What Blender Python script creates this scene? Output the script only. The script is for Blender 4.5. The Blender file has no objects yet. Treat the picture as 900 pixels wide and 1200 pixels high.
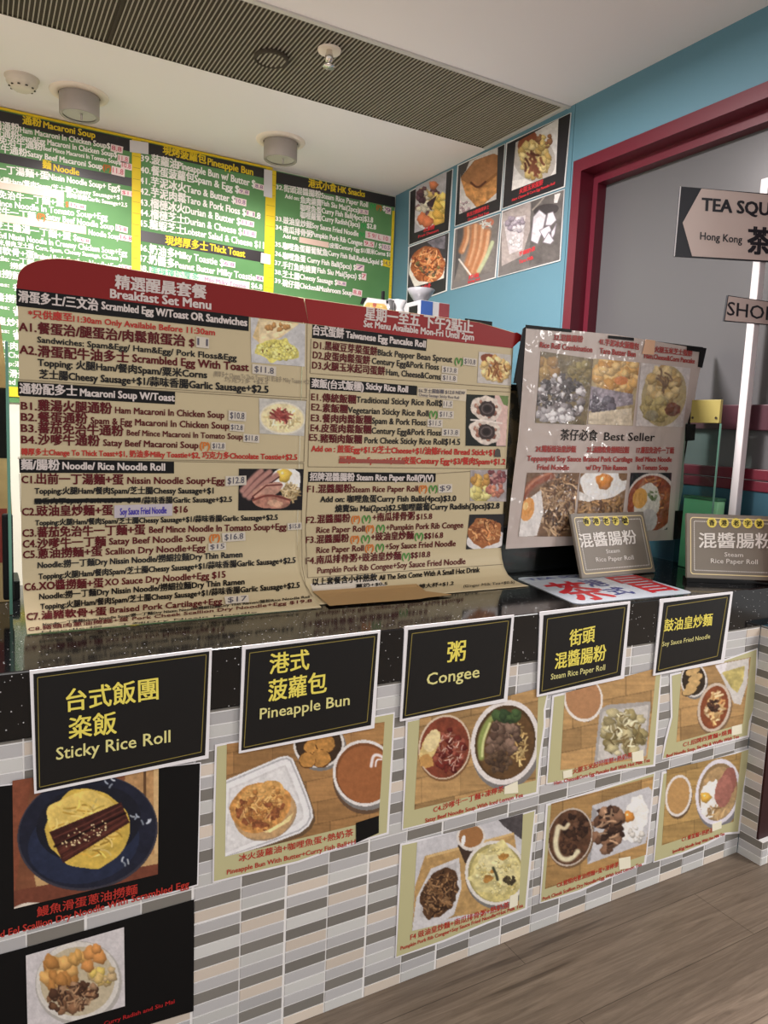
import bpy, bmesh, math, random
import numpy as np
from mathutils import Vector, Matrix
random.seed(7); RNG = np.random.default_rng(7)
SC = bpy.context.scene
COL = SC.collection

# ------------------------------------------------------------------ camera
F_PX = 850.96
R = np.array([[0.8733173933101489, -0.4852585211565044, 0.04290568944754415],
              [-0.019142809732100592, -0.12219055855123837, -0.9923220345414572],
              [0.4867753931512226, 0.86579075708045, -0.11600035162245809]])
CAM = np.array([-2.0321125784728387, -1.29, 1.2623700642000686])
cd = bpy.data.cameras.new('camera'); cam = bpy.data.objects.new('camera', cd); COL.objects.link(cam)
cd.sensor_fit = 'VERTICAL'; cd.sensor_height = 36.0; cd.lens = F_PX * 36.0 / 1200.0
cd.clip_start = 0.02; cd.clip_end = 60
m4 = Matrix.Identity(4)
for i in range(3):
    m4[i][0] = R[0][i]; m4[i][1] = -R[1][i]; m4[i][2] = -R[2][i]; m4[i][3] = CAM[i]
cam.matrix_world = m4
SC.camera = cam

# ------------------------------------------------------------------ light and exposure
vs = SC.view_settings
SC.display_settings.display_device = 'sRGB'
vs.view_transform = 'Standard'; vs.look = 'None'; vs.exposure = 0.0; vs.gamma = 1.0; vs.use_curve_mapping = False
W = bpy.data.worlds.new('hall_ambience'); SC.world = W; W.use_nodes = True
W.node_tree.nodes['Background'].inputs[0].default_value = (1.0, 0.98, 0.965, 1)
W.node_tree.nodes['Background'].inputs[1].default_value = 0.72

def area(name, loc, size, power, col=(1, .95, .88), target=None, spread=180):
    d = bpy.data.lights.new(name, 'AREA'); d.shape = 'RECTANGLE'; d.size, d.size_y = size
    d.energy = power; d.color = col; d.spread = math.radians(spread)
    o = bpy.data.objects.new(name, d); COL.objects.link(o); o.location = loc
    if target is not None:
        o.rotation_euler = (Vector(target) - Vector(loc)).to_track_quat('-Z', 'Y').to_euler()
    return o
def spot(name, loc, target, power, angle=120, blend=.6, size=.05, col=(1, .93, .84)):
    d = bpy.data.lights.new(name, 'SPOT'); d.energy = power; d.spot_size = math.radians(angle); d.spot_blend = blend
    d.shadow_soft_size = size; d.color = col
    o = bpy.data.objects.new(name, d); COL.objects.link(o); o.location = loc
    o.rotation_euler = (Vector(target) - Vector(loc)).to_track_quat('-Z', 'Y').to_euler()
    return o
# hall ceiling lamps above and behind the viewer
HC = (1, .97, .945)
area('hall_lamp', (-2.7, -1.7, 2.49), (.6, .6), 10, HC)
area('hall_lamp', (-0.9, -1.9, 2.49), (.6, .6), 10, HC)
area('hall_lamp', (-1.9, -3.3, 2.49), (1.2, .6), 8, HC)
for hx, hy in ((1.35, -2.05), (2.15, -3.05)):
    area('added_glint_panel', (hx, hy, 2.50), (1.2, .6), 62, HC)  # unseen panels added so the laminated best seller sheet catches glints
# shop: the two cylinder downlights, plus unseen fill lights added to brighten the boards
SCOL = (1, .92, .90)
for lx, ly in ((-1.652, 2.03), (-.809, 2.01)):
    spot('downlight_beam', (lx, ly, 2.40), (lx, ly + .02, 0), 18, 168, .9, .07, SCOL)
area('added_shop_fill', (-2.5, 0.85, 2.48), (.6, .3), 30, SCOL)
area('added_shop_fill', (-1.3, 0.75, 2.48), (.5, .3), 82, SCOL)

# ------------------------------------------------------------------ colour and material helpers
def lin(c):
    c = np.asarray(c, float) / 255.0
    return np.where(c <= .04045, c / 12.92, ((c + .055) / 1.055) ** 2.4)
KF = 1.45           # albedo of things seen under the hall light, from their looks in the photo
def alb(c, k=KF):
    return tuple(float(min(.92, v)) for v in lin(c) * k)
MATS = {}
def mat(name, c, rough=.5, spec=.5, metal=0.0, coat=0.0, k=KF, emis=0.0, raw=False):
    if name in MATS: return MATS[name]
    m = bpy.data.materials.new(name); m.use_nodes = True
    b = m.node_tree.nodes['Principled BSDF']
    col = tuple(c) if raw else alb(c, k)
    b.inputs['Base Color'].default_value = (*col, 1)
    b.inputs['Roughness'].default_value = rough; b.inputs['Metallic'].default_value = metal
    b.inputs['Specular IOR Level'].default_value = spec
    if coat: b.inputs['Coat Weight'].default_value = coat; b.inputs['Coat Roughness'].default_value = .12
    if emis:
        b.inputs['Emission Color'].default_value = (*col, 1); b.inputs['Emission Strength'].default_value = emis
    MATS[name] = m
    return m
def nodes(m): return m.node_tree.nodes, m.node_tree.links, m.node_tree.nodes['Principled BSDF']
def attr_mat(name, rough=.5, spec=.5, bump=0.0, bscale=8):
    m = mat(name, (200, 200, 200), rough, spec)
    n, l, b = nodes(m)
    a = n.new('ShaderNodeVertexColor'); a.layer_name = 'Col'
    l.new(a.outputs['Color'], b.inputs['Base Color'])
    if bump: add_bump(m, bscale, bump)
    return m
def add_bump(m, scale, strength, detail=2, dist=.01, coat=False):
    n, l, b = nodes(m)
    t = n.new('ShaderNodeTexCoord'); no = n.new('ShaderNodeTexNoise'); bu = n.new('ShaderNodeBump')
    no.inputs['Scale'].default_value = scale; no.inputs['Detail'].default_value = detail
    bu.inputs['Strength'].default_value = strength; bu.inputs['Distance'].default_value = dist
    l.new(t.outputs['Object'], no.inputs['Vector']); l.new(no.outputs['Fac'], bu.inputs['Height'])
    if not coat: l.new(bu.outputs['Normal'], b.inputs['Normal'])
    else: l.new(bu.outputs['Normal'], b.inputs['Coat Normal'])
def noise_mix(m, c1, c2, scale, k=KF, detail=4, lo=.35, hi=.65, stretch=(1, 1, 1), rot=0):
    n, l, b = nodes(m)
    t = n.new('ShaderNodeTexCoord'); mp = n.new('ShaderNodeMapping'); no = n.new('ShaderNodeTexNoise'); r = n.new('ShaderNodeValToRGB')
    mp.inputs['Scale'].default_value = stretch; mp.inputs['Rotation'].default_value = (0, 0, rot)
    no.inputs['Scale'].default_value = scale; no.inputs['Detail'].default_value = detail
    r.color_ramp.elements[0].position = lo; r.color_ramp.elements[1].position = hi
    r.color_ramp.elements[0].color = (*alb(c1, k), 1); r.color_ramp.elements[1].color = (*alb(c2, k), 1)
    l.new(t.outputs['Object'], mp.inputs['Vector']); l.new(mp.outputs['Vector'], no.inputs['Vector'])
    l.new(no.outputs['Fac'], r.inputs['Fac']); l.new(r.outputs['Color'], b.inputs['Base Color'])
    return r
def glass_mat(name, tint, gloss=.04, rough=.02):
    m = bpy.data.materials.new(name); m.use_nodes = True
    n, l = m.node_tree.nodes, m.node_tree.links
    n.remove(n['Principled BSDF'])
    tr = n.new('ShaderNodeBsdfTransparent'); gl = n.new('ShaderNodeBsdfGlossy'); mx = n.new('ShaderNodeMixShader'); fr = n.new('ShaderNodeFresnel')
    tr.inputs[0].default_value = (*tint, 1); gl.inputs['Roughness'].default_value = rough; fr.inputs['IOR'].default_value = 1.35
    ge = n.new('ShaderNodeNewGeometry'); sb = n.new('ShaderNodeMath'); sb.operation = 'SUBTRACT'; sb.inputs[0].default_value = 1.0; mu = n.new('ShaderNodeMath'); mu.operation = 'MULTIPLY'
    l.new(ge.outputs['Backfacing'], sb.inputs[1]); l.new(fr.outputs[0], mu.inputs[0]); l.new(sb.outputs[0], mu.inputs[1])
    l.new(mu.outputs[0], mx.inputs[0]); l.new(tr.outputs[0], mx.inputs[1]); l.new(gl.outputs[0], mx.inputs[2])
    l.new(mx.outputs[0], n['Material Output'].inputs['Surface'])
    MATS[name] = m
    return m

# ------------------------------------------------------------------ surfaces: a pixel of the photograph -> its point on a real surface
def rays(px, py):
    px = np.atleast_1d(np.asarray(px, float)); py = np.atleast_1d(np.asarray(py, float))
    d = np.stack([(px - 450) / F_PX, (py - 600) / F_PX, np.ones_like(px)], -1)
    return d @ R
class Plane:
    def __init__(s, p, n):
        s.p = np.array(p, float); n = np.array(n, float); n /= np.linalg.norm(n)
        if np.dot(CAM - s.p, n) < 0: n = -n
        s.n = n
    def hit(s, px, py, off=0.0):
        d = rays(px, py)
        t = ((s.p + s.n * off - CAM) @ s.n) / (d @ s.n)
        return CAM + d * t[:, None]
class Profile:                       # a sheet bent along x: polyline of (y, z) from the top to the front
    def __init__(s, pts): s.pts = np.array(pts, float)
    def hit(s, px, py, off=0.0):
        d = rays(px, py); N = len(d); best = np.full(N, np.inf); P = s.pts
        for i in range(len(P) - 1):
            a, b = P[i], P[i + 1]; e = b - a
            n = np.array([e[1], -e[0]]); n /= np.linalg.norm(n)
            if np.dot(CAM[1:] - a, n) < 0: n = -n
            den = d[:, 1] * n[0] + d[:, 2] * n[1]
            t = ((a + n * off - CAM[1:]) @ n) / den
            q = CAM[1:] + d[:, 1:] * t[:, None]
            u = ((q - a) @ e) / (e @ e)
            lo = -1e9 if i == 0 else -1e-3; hi = 1e9 if i == len(P) - 2 else 1 + 1e-3
            ok = (u >= lo) & (u <= hi) & (t > 0) & (t < best)
            best[ok] = t[ok]
        best[~np.isfinite(best)] = 2.0
        return CAM + d * best[:, None]
def on(surf, p, off=0.0): return surf.hit([p[0]], [p[1]], off)[0]

# ------------------------------------------------------------------ mesh building
class MB:
    def __init__(s): s.v = []; s.f = []; s.m = []; s.mats = []; s.n = 0; s.smooth = []; s.col = []
    def mi(s, m):
        if m not in s.mats: s.mats.append(m)
        return s.mats.index(m)
    def add(s, V, Fs, m, smooth=False, col=None):
        V = np.asarray(V, float).reshape(-1, 3); b = s.n; k = s.mi(m)
        s.v.append(V); s.n += len(V)
        for f in Fs: s.f.append([b + int(i) for i in f]); s.m.append(k); s.smooth.append(smooth)
        s.col.append(np.full((len(V), 3), .8) if col is None else np.broadcast_to(np.asarray(col, float), (len(V), 3)))
    def box(s, lo, hi, m, col=None):
        x0, y0, z0 = lo; x1, y1, z1 = hi
        V = [(x0, y0, z0), (x1, y0, z0), (x1, y1, z0), (x0, y1, z0), (x0, y0, z1), (x1, y0, z1), (x1, y1, z1), (x0, y1, z1)]
        s.add(V, [(0, 3, 2, 1), (4, 5, 6, 7), (0, 1, 5, 4), (1, 2, 6, 5), (2, 3, 7, 6), (3, 0, 4, 7)], m, col=col)
    def bbox(s, lo, hi, m, bev=.003):          # bevelled box
        bm = bmesh.new(); bmesh.ops.create_cube(bm, size=1)
        lo = np.array(lo, float); hi = np.array(hi, float); c = (lo + hi) / 2; d = hi - lo
        for v in bm.verts: v.co = Vector(c + np.array(v.co) * d)
        bmesh.ops.bevel(bm, geom=bm.edges[:], offset=min(bev, d.min() * .45), segments=2, affect='EDGES', profile=.5)
        s.bm(bm, m); bm.free()
    def bm(s, bm, m, smooth=False):
        bm.verts.index_update()
        s.add([tuple(v.co) for v in bm.verts], [[v.index for v in f.verts] for f in bm.faces], m, smooth)
    def lathe(s, prof, c, m, n=40, axis=(0, 0, 1), smooth=True):
        ax = Vector(axis).normalized(); q = Vector((0, 0, 1)).rotation_difference(ax)
        V = []; Fs = []
        for r, z in prof:
            for k in range(n):
                a = 2 * math.pi * k / n
                V.append(tuple(Vector(c) + q @ Vector((r * math.cos(a), r * math.sin(a), z))))
        for i in range(len(prof) - 1):
            for k in range(n):
                a, b = i * n + k, i * n + (k + 1) % n
                Fs.append((a, b, b + n, a + n))
        s.add(V, Fs, m, smooth)
    def poly(s, surf, pts, off, m, thick=0.0, col=None):    # pixel polygon on a surface
        pts = np.array(pts, float)
        A = surf.hit(pts[:, 0], pts[:, 1], off); n = len(A)
        if thick:
            nn = surf.n if isinstance(surf, Plane) else np.array([0, -1.0, 0])
            B = A - nn * thick
            Fs = [list(range(n)), list(range(2 * n - 1, n - 1, -1))] + [(i, i + n, (i + 1) % n + n, (i + 1) % n) for i in range(n)]
            s.add(np.vstack([A, B]), Fs, m, col=col)
        else:
            s.add(A, [list(range(n))], m, col=col)
    def quad(s, surf, q, off, m, nu=1, nv=1):              # pixel quad (tl, tr, br, bl) as a grid
        q = np.array(q, float)
        u = np.linspace(0, 1, nu + 1)[None, :, None]; v = np.linspace(0, 1, nv + 1)[:, None, None]
        P = ((1 - v) * ((1 - u) * q[0] + u * q[1]) + v * ((1 - u) * q[3] + u * q[2])).reshape(-1, 2)
        A = surf.hit(P[:, 0], P[:, 1], off)
        Fs = [(j * (nu + 1) + i, (j + 1) * (nu + 1) + i, (j + 1) * (nu + 1) + i + 1, j * (nu + 1) + i + 1) for j in range(nv) for i in range(nu)]
        s.add(A, Fs, m)
    def line(s, surf, a, b, w, off, m):                    # pixel line of width w
        a = np.array(a, float); b = np.array(b, float); d = (b - a) / np.linalg.norm(b - a); nrm = np.array([-d[1], d[0]]) * w / 2
        k = max(1, int(np.linalg.norm(b - a) / 25)) if isinstance(surf, Profile) else 1
        s.quad(surf, [a - nrm, b - nrm, b + nrm, a + nrm], off, m, k, 1)
    def build(s, name, parent=None, origin=None, cols=False):
        me = bpy.data.meshes.new(name)
        V = np.vstack(s.v) if s.v else np.zeros((0, 3))
        c = (V.min(0) + V.max(0)) / 2 if origin is None else np.array(origin, float)
        me.from_pydata([tuple(p) for p in (V - c)], [], s.f)
        for m in s.mats: me.materials.append(m)
        me.polygons.foreach_set('material_index', s.m); me.polygons.foreach_set('use_smooth', s.smooth)
        if cols:
            a = me.color_attributes.new('Col', 'FLOAT_COLOR', 'POINT')
            C4 = np.ones((len(V), 4), np.float32); C4[:, :3] = np.vstack(s.col); a.data.foreach_set('color', C4.ravel())
        me.update()
        o = bpy.data.objects.new(name, me); COL.objects.link(o)
        pl = np.array(parent['_w']) if parent is not None else np.zeros(3)
        o['_w'] = [float(x) for x in c]
        o.parent = parent; o.location = tuple(c - pl)
        return o
def tag(o, label=None, cat=None, group=None, kind=None):
    if label: o['label'] = label
    if cat: o['category'] = cat
    if group: o['group'] = group
    if kind: o['kind'] = kind
    return o
def empty(name, loc, label, cat, group=None):
    o = bpy.data.objects.new(name, None); COL.objects.link(o); o.location = loc; o.empty_display_size = .05
    o['_w'] = [float(x) for x in loc]
    return tag(o, label, cat, group)

# ------------------------------------------------------------------ lettering
GL = {}
def is_cjk(ch): return ord(ch) > 0x2e80
def glyphs(s):
    if s in GL: return GL[s]
    c = bpy.data.curves.new('lettering', 'FONT'); c.body = s; c.resolution_u = 2; c.fill_mode = 'FRONT'
    o = bpy.data.objects.new('lettering', c); COL.objects.link(o)
    dg = bpy.context.evaluated_depsgraph_get()
    me = bpy.data.meshes.new_from_object(o.evaluated_get(dg))
    n = len(me.vertices); co = np.zeros(n * 3); me.vertices.foreach_get('co', co)
    F = [tuple(p.vertices) for p in me.polygons]
    bpy.data.objects.remove(o); bpy.data.curves.remove(c); bpy.data.meshes.remove(me)
    GL[s] = (co.reshape(-1, 3)[:, :2], F)
    return GL[s]
_h = glyphs('H')[0]; CAPH = float(_h[:, 1].max() - _h[:, 1].min())
_h = glyphs('國')[0]; CJKH = float(_h[:, 1].max() - _h[:, 1].min()); CJK0 = float(_h[:, 1].min())
VPZ = np.array([135.25, 7879.5])
def text(mb, surf, s, x0, y0, x1, y1, h, m, off=.0012, bold=.016, up=None):
    """lettering whose baseline runs from pixel (x0,y0) to (x1,y1); h = height in pixels of its capitals (or of its characters)"""
    co, F = glyphs(s)
    if len(co) == 0: return
    cj = sum(is_cjk(c) for c in s)
    if cj: bold = min(.034, bold * 1.4)
    em = h / (CJKH if cj else CAPH); y_base = CJK0 if cj and cj >= .75 * len(s) else (CJK0 * .5 if cj else 0.0)
    a = (co[:, 0] - co[:, 0].min()) / max(1e-6, co[:, 0].max() - co[:, 0].min())
    p0 = np.array([x0, y0], float); p1 = np.array([x1, y1], float)
    if up is None: u = (p0 + p1) / 2 - VPZ; u /= np.linalg.norm(u)
    else: u = np.array(up, float); u /= np.linalg.norm(u)
    base = p0 + a[:, None] * (p1 - p0) + ((co[:, 1] - y_base) * em)[:, None] * u
    b = bold * em; e = (p1 - p0) / np.linalg.norm(p1 - p0)
    offs = [(0, 0)] if not bold else [(-b, -b * .6), (b, -b * .6), (-b, b * .6), (b, b * .6)]
    for k, (dx, dy) in enumerate(offs):
        P = base + e * dx + u * dy
        mb.add(surf.hit(P[:, 0], P[:, 1], off + k * 2e-5), F, m)

# ------------------------------------------------------------------ printed food pictures (a colour per mesh point of the flat print)
class Print:
    def __init__(s, q, step=.8):
        q = np.array(q, float); s.q = q; s.st = step
        s.x0, s.y0 = q.min(0) - 2; x1, y1 = q.max(0) + 2
        s.W = int((x1 - s.x0) / step) + 1; s.H = int((y1 - s.y0) / step) + 1
        s.X, s.Y = np.meshgrid(s.x0 + np.arange(s.W) * step, s.y0 + np.arange(s.H) * step)
        s.im = np.full((s.H, s.W, 3), 120.0)
    def noise(s, sx, sy=None, seed=0):
        sy = sy or sx; g = np.random.default_rng(seed + 11).random((int(s.H * s.st / sy) + 3, int(s.W * s.st / sx) + 3))
        fx = (s.X - s.x0) / sx; fy = (s.Y - s.y0) / sy; ix = fx.astype(int); iy = fy.astype(int); fx = fx - ix; fy = fy - iy
        fx = fx * fx * (3 - 2 * fx); fy = fy * fy * (3 - 2 * fy)
        return (g[iy, ix] * (1 - fx) + g[iy, ix + 1] * fx) * (1 - fy) + (g[iy + 1, ix] * (1 - fx) + g[iy + 1, ix + 1] * fx) * fy
    def put(s, m, c, tex=0, sc=6, seed=1):
        c = np.array(c, float)
        if tex:
            n = (s.noise(sc, seed=seed) - .5) * 1.2 + (s.noise(sc / 2.5, seed=seed + 1) - .5) * .8
            s.im[m] = (c * (1 + tex * n[..., None]))[m]
        else: s.im[m] = c
    def fill(s, c, tex=0, sc=8): s.put(np.ones((s.H, s.W), bool), c, tex, sc)
    def wood(s, c=(168, 122, 68), ang=-.25, w=22):
        u = s.X + s.Y * 0; v = s.Y - s.X * ang
        n = s.noise(40, 1.6, 3) * .5 + s.noise(14, 4, 5) * .5
        pl = np.floor(v / w); r = np.random.default_rng(5).random(400)
        off = r[(pl.astype(int) % 200)] * 60
        seg = np.floor((u + off) / 46); tone = r[((pl * 7 + seg * 13).astype(int) % 400)]
        s.im[:] = np.array(c) * (.78 + .22 * tone + .22 * n)[..., None]
        s.im[(np.abs(v / w - np.round(v / w)) < .025)] *= .84
        s.im[np.abs((u + off) / 46 - np.round((u + off) / 46)) < .012] *= .82
    def mell(s, cx, cy, rx, ry, rot=0, rough=0, seed=2):
        c, sn = math.cos(math.radians(rot)), math.sin(math.radians(rot))
        dx, dy = s.X - cx, s.Y - cy
        a = (dx * c + dy * sn) / rx; b = (-dx * sn + dy * c) / ry
        d = np.sqrt(a * a + b * b)
        if rough: d = d * (1 + rough * (s.noise(max(3, rx * .35), seed=seed) - .5) * 2)
        return d
    def ell(s, cx, cy, rx, ry, c, rot=0, rough=0, tex=0, sc=5, seed=2):
        s.put(s.mell(cx, cy, rx, ry, rot, rough, seed) < 1, c, tex, sc, seed)
    def ring(s, cx, cy, rx, ry, c, w=.1, rot=0):
        d = s.mell(cx, cy, rx, ry, rot); s.put((d < 1) & (d > 1 - w), c)
    def mpoly(s, pts):
        m = np.zeros((s.H, s.W), bool); n = len(pts)
        for i in range(n):
            (xa, ya), (xb, yb) = pts[i], pts[(i + 1) % n]
            if ya == yb: continue
            cr = ((ya > s.Y) != (yb > s.Y)) & (s.X < (xb - xa) * (s.Y - ya) / (yb - ya) + xa)
            m ^= cr
        return m
    def poly(s, pts, c, tex=0, sc=5): s.put(s.mpoly(pts), c, tex, sc)
    def win(s, x, y, r):
        i0 = max(0, int((x - r - s.x0) / s.st)); i1 = min(s.W, int((x + r - s.x0) / s.st) + 2)
        j0 = max(0, int((y - r - s.y0) / s.st)); j1 = min(s.H, int((y + r - s.y0) / s.st) + 2)
        return slice(j0, j1), slice(i0, i1)
    def stroke(s, pts, w, c):
        pts = np.array(pts, float)
        if len(pts) >= 3 and w > 1.2:
            for _ in range(2): pts = np.vstack([pts[:1]] + [np.stack([.75 * a + .25 * b, .25 * a + .75 * b]) for a, b in zip(pts[:-1], pts[1:])] + [pts[-1:]])
        ctr = pts.mean(0); r = np.abs(pts - ctr).max() + w + 1
        J, I = s.win(ctr[0], ctr[1], r)
        X, Y = s.X[J, I], s.Y[J, I]
        if X.size == 0: return
        D = np.full(X.shape, 1e9)
        for a, b in zip(pts[:-1], pts[1:]):
            e = b - a; t = np.clip(((X - a[0]) * e[0] + (Y - a[1]) * e[1]) / max(1e-6, e @ e), 0, 1)
            D = np.minimum(D, np.hypot(X - a[0] - t * e[0], Y - a[1] - t * e[1]))
        k = np.clip((w - D) / max(.5, w * .6), 0, 1)[..., None]
        s.im[J, I] = s.im[J, I] * (1 - k) + np.array(c, float) * k
    def strands(s, cx, cy, rx, ry, n, w, L, cols, rot=0, ang=None, jit=1.6, seed=3):
        g = np.random.default_rng(seed); c, sn = math.cos(math.radians(rot)), math.sin(math.radians(rot))
        for i in range(n):
            r = math.sqrt(g.random()) * .88; t = g.random() * 2 * math.pi
            a, b = r * math.cos(t) * max(1, rx - L * .25), r * math.sin(t) * max(1, ry - L * .25)
            x, y = cx + a * c - b * sn, cy + a * sn + b * c
            th = (g.random() * math.pi if ang is None else ang + (g.random() - .5) * jit); k = (g.random() - .5) * 1.6
            pts = [(x - math.cos(th) * L / 2, y - math.sin(th) * L / 2)]
            for _ in range(4): pts.append((pts[-1][0] + math.cos(th) * L / 4, pts[-1][1] + math.sin(th) * L / 4)); th += k / 2
            s.stroke(pts, w, np.array(cols[g.integers(len(cols))]) * (.8 + .4 * g.random()))
    def blobs(s, cx, cy, rx, ry, n, r0, r1, cols, rot=0, seed=4):
        g = np.random.default_rng(seed); c, sn = math.cos(math.radians(rot)), math.sin(math.radians(rot))
        for i in range(n):
            r = math.sqrt(g.random()) * .95; t = g.random() * 2 * math.pi
            a, b = r * math.cos(t) * rx, r * math.sin(t) * ry
            s.blob(cx + a * c - b * sn, cy + a * sn + b * c, r0 + (r1 - r0) * g.random(), cols[g.integers(len(cols))], g.random() * 3.1, .55 + .45 * g.random())
    def blob(s, x, y, r, c, rot=0, asp=1.0, rough=.16):
        J, I = s.win(x, y, r * 1.35); X, Y = s.X[J, I] - x, s.Y[J, I] - y
        if X.size == 0: return
        a = (X * math.cos(rot) + Y * math.sin(rot)) / r; b = (-X * math.sin(rot) + Y * math.cos(rot)) / (r * asp)
        th = np.arctan2(b, a); ph = x * 1.7 + y * 2.3
        d = (a * a + b * b) * (1 + rough * np.sin(3 * th + ph) + rough * .7 * np.sin(5 * th + 2 * ph) + rough * .5 * np.sin(8 * th + ph))
        k = np.clip((1.08 - d) * 5, 0, 1)[..., None]
        sh = (1.08 - .26 * d - .14 * (X * .6 + Y * 1.2) / r + .06 * np.sin(X * 2.1 + ph) * np.sin(Y * 2.6 + ph))[..., None]
        s.im[J, I] = s.im[J, I] * (1 - k) + np.array(c, float) * np.clip(sh, .5, 1.25) * k
    def bowl(s, cx, cy, rx, ry, rim, inner, rot=0, w=.12, tex=.12):
        s.ell(cx + rx * .05, cy + ry * .1, rx * 1.02, ry * 1.02, np.array(rim) * .55, rot)
        s.ell(cx, cy, rx, ry, rim, rot)
        s.ell(cx, cy, rx * (1 - w), ry * (1 - w), np.array(inner) * .8, rot)
        s.ell(cx + rx * .02, cy + ry * .04, rx * (1 - w * 1.5), ry * (1 - w * 1.5), inner, rot, 0, tex)
    def egg(s, cx, cy, rx, ry, rot=0, yx=None, yy=None, yr=None, yc=(222, 150, 45), white=(214, 210, 204)):
        s.ell(cx, cy, rx, ry, white, rot, .16, .06, 5, 9)
        yr = yr or min(rx, ry) * .45; s.blob(yx or cx, yy or cy, yr, yc, 0, 1.0); s.blob((yx or cx) - yr * .25, (yy or cy) - yr * .3, yr * .22, (245, 205, 140))
    def sample(s, P):
        i = np.clip((P[:, 0] - s.x0) / s.st, 0, s.W - 1.001); j = np.clip((P[:, 1] - s.y0) / s.st, 0, s.H - 1.001)
        a, b = i.astype(int), j.astype(int); i = (i - a)[:, None]; j = (j - b)[:, None]
        im = s.im
        return np.clip((im[b, a] * (1 - i) + im[b, a + 1] * i) * (1 - j) + (im[b + 1, a] * (1 - i) + im[b + 1, a + 1] * i) * j, 0, 255)
PHOTO = attr_mat('printed_photo', .5, .2)
def picture(pr, surf, off, parent, mtl=None, k=KF, name='food_photo', label=None):
    q = pr.q; st = pr.st
    nu = int(max(np.linalg.norm(q[1] - q[0]), np.linalg.norm(q[2] - q[3])) / st); nv = int(max(np.linalg.norm(q[3] - q[0]), np.linalg.norm(q[2] - q[1])) / st)
    u = np.linspace(0, 1, nu + 1)[None, :, None]; v = np.linspace(0, 1, nv + 1)[:, None, None]
    P = ((1 - v) * ((1 - u) * q[0] + u * q[1]) + v * ((1 - u) * q[3] + u * q[2])).reshape(-1, 2)
    mb = MB()
    ii = np.arange((nu + 1) * (nv + 1)).reshape(nv + 1, nu + 1)
    Fs = np.stack([ii[:-1, :-1], ii[1:, :-1], ii[1:, 1:], ii[:-1, 1:]], -1).reshape(-1, 4).tolist()
    g = 1 + .07 * (pr.noise(1.3, seed=40) - .5) + .07 * (pr.noise(3.4, seed=41) - .5); pr.im *= g[..., None]
    c = pr.sample(P); lum = (c @ np.array([.3, .55, .15]))[:, None]; c = c * .76 + lum * .24
    mb.add(surf.hit(P[:, 0], P[:, 1], off), Fs, mtl or PHOTO, col=np.minimum(.92, lin(c) * k))
    o = mb.build(name, parent, cols=True)
    if label: o['label'] = label
    return o
# ------------------------------------------------------------------ materials
M_WHITE = mat('white_paint', (206, 194, 182), .8, .3)
M_CEIL = mat('ceiling_white', (250, 240, 241), .85, .2, k=1.0)
M_ALU = mat('aluminium', (176, 172, 168), .45, .5)
M_DARK = mat('void_dark', (62, 56, 48), .8, .2)
M_SLAT = mat('slat_grey', (146, 140, 128), .6, .3)
M_BLUE = mat('blue_paint', (98, 141, 159), .55, .4, k=.9); add_bump(M_BLUE, 30, .06)
M_RED = mat('maroon_frame', (92, 26, 40), .35, .5, k=1.2)
M_DRED = mat('maroon_panel', (46, 6, 12), .5, .4, k=1.0)
M_TEAL = mat('teal_panel', (44, 78, 92), .6, .3, k=1.2)
M_PANE = mat('smoked_pane', (92, 92, 94), .3, .4, k=1.1)
M_TILE = attr_mat('mosaic_tile', .35, .45); 
M_GROUT = mat('grout', (206, 204, 203), .8, .2, k=1.5)
M_STONE = mat('granite', (9, 9, 10), .09, .5, k=1.0)
def granite():
    n, l, b = nodes(M_STONE)
    t = n.new('ShaderNodeTexCoord'); v = n.new('ShaderNodeTexVoronoi'); v.inputs['Scale'].default_value = 120
    w = n.new('ShaderNodeTexNoise'); w.inputs['Scale'].default_value = 260
    lt = n.new('ShaderNodeMath'); lt.operation = 'LESS_THAN'; lt.inputs[1].default_value = .14
    sp = n.new('ShaderNodeSeparateColor'); g1 = n.new('ShaderNodeMath'); g1.operation = 'GREATER_THAN'; g1.inputs[1].default_value = .62
    mu = n.new('ShaderNodeMath'); mu.operation = 'MULTIPLY'
    mx = n.new('ShaderNodeMix'); mx.data_type = 'RGBA'
    mx.inputs[6].default_value = (.0055, .0055, .006, 1); mx.inputs[7].default_value = (.55, .55, .56, 1)
    l.new(t.outputs['Object'], v.inputs['Vector']); l.new(v.outputs['Distance'], lt.inputs[0]); l.new(v.outputs['Color'], sp.inputs['Color'])
    l.new(sp.outputs['Red'], g1.inputs[0]); l.new(lt.outputs[0], mu.inputs[0]); l.new(g1.outputs[0], mu.inputs[1])
    l.new(mu.outputs[0], mx.inputs[0]); l.new(mx.outputs[2], b.inputs['Base Color'])
granite()
M_FLOOR = mat('floor_boards', (110, 96, 82), .45, .4)
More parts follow.
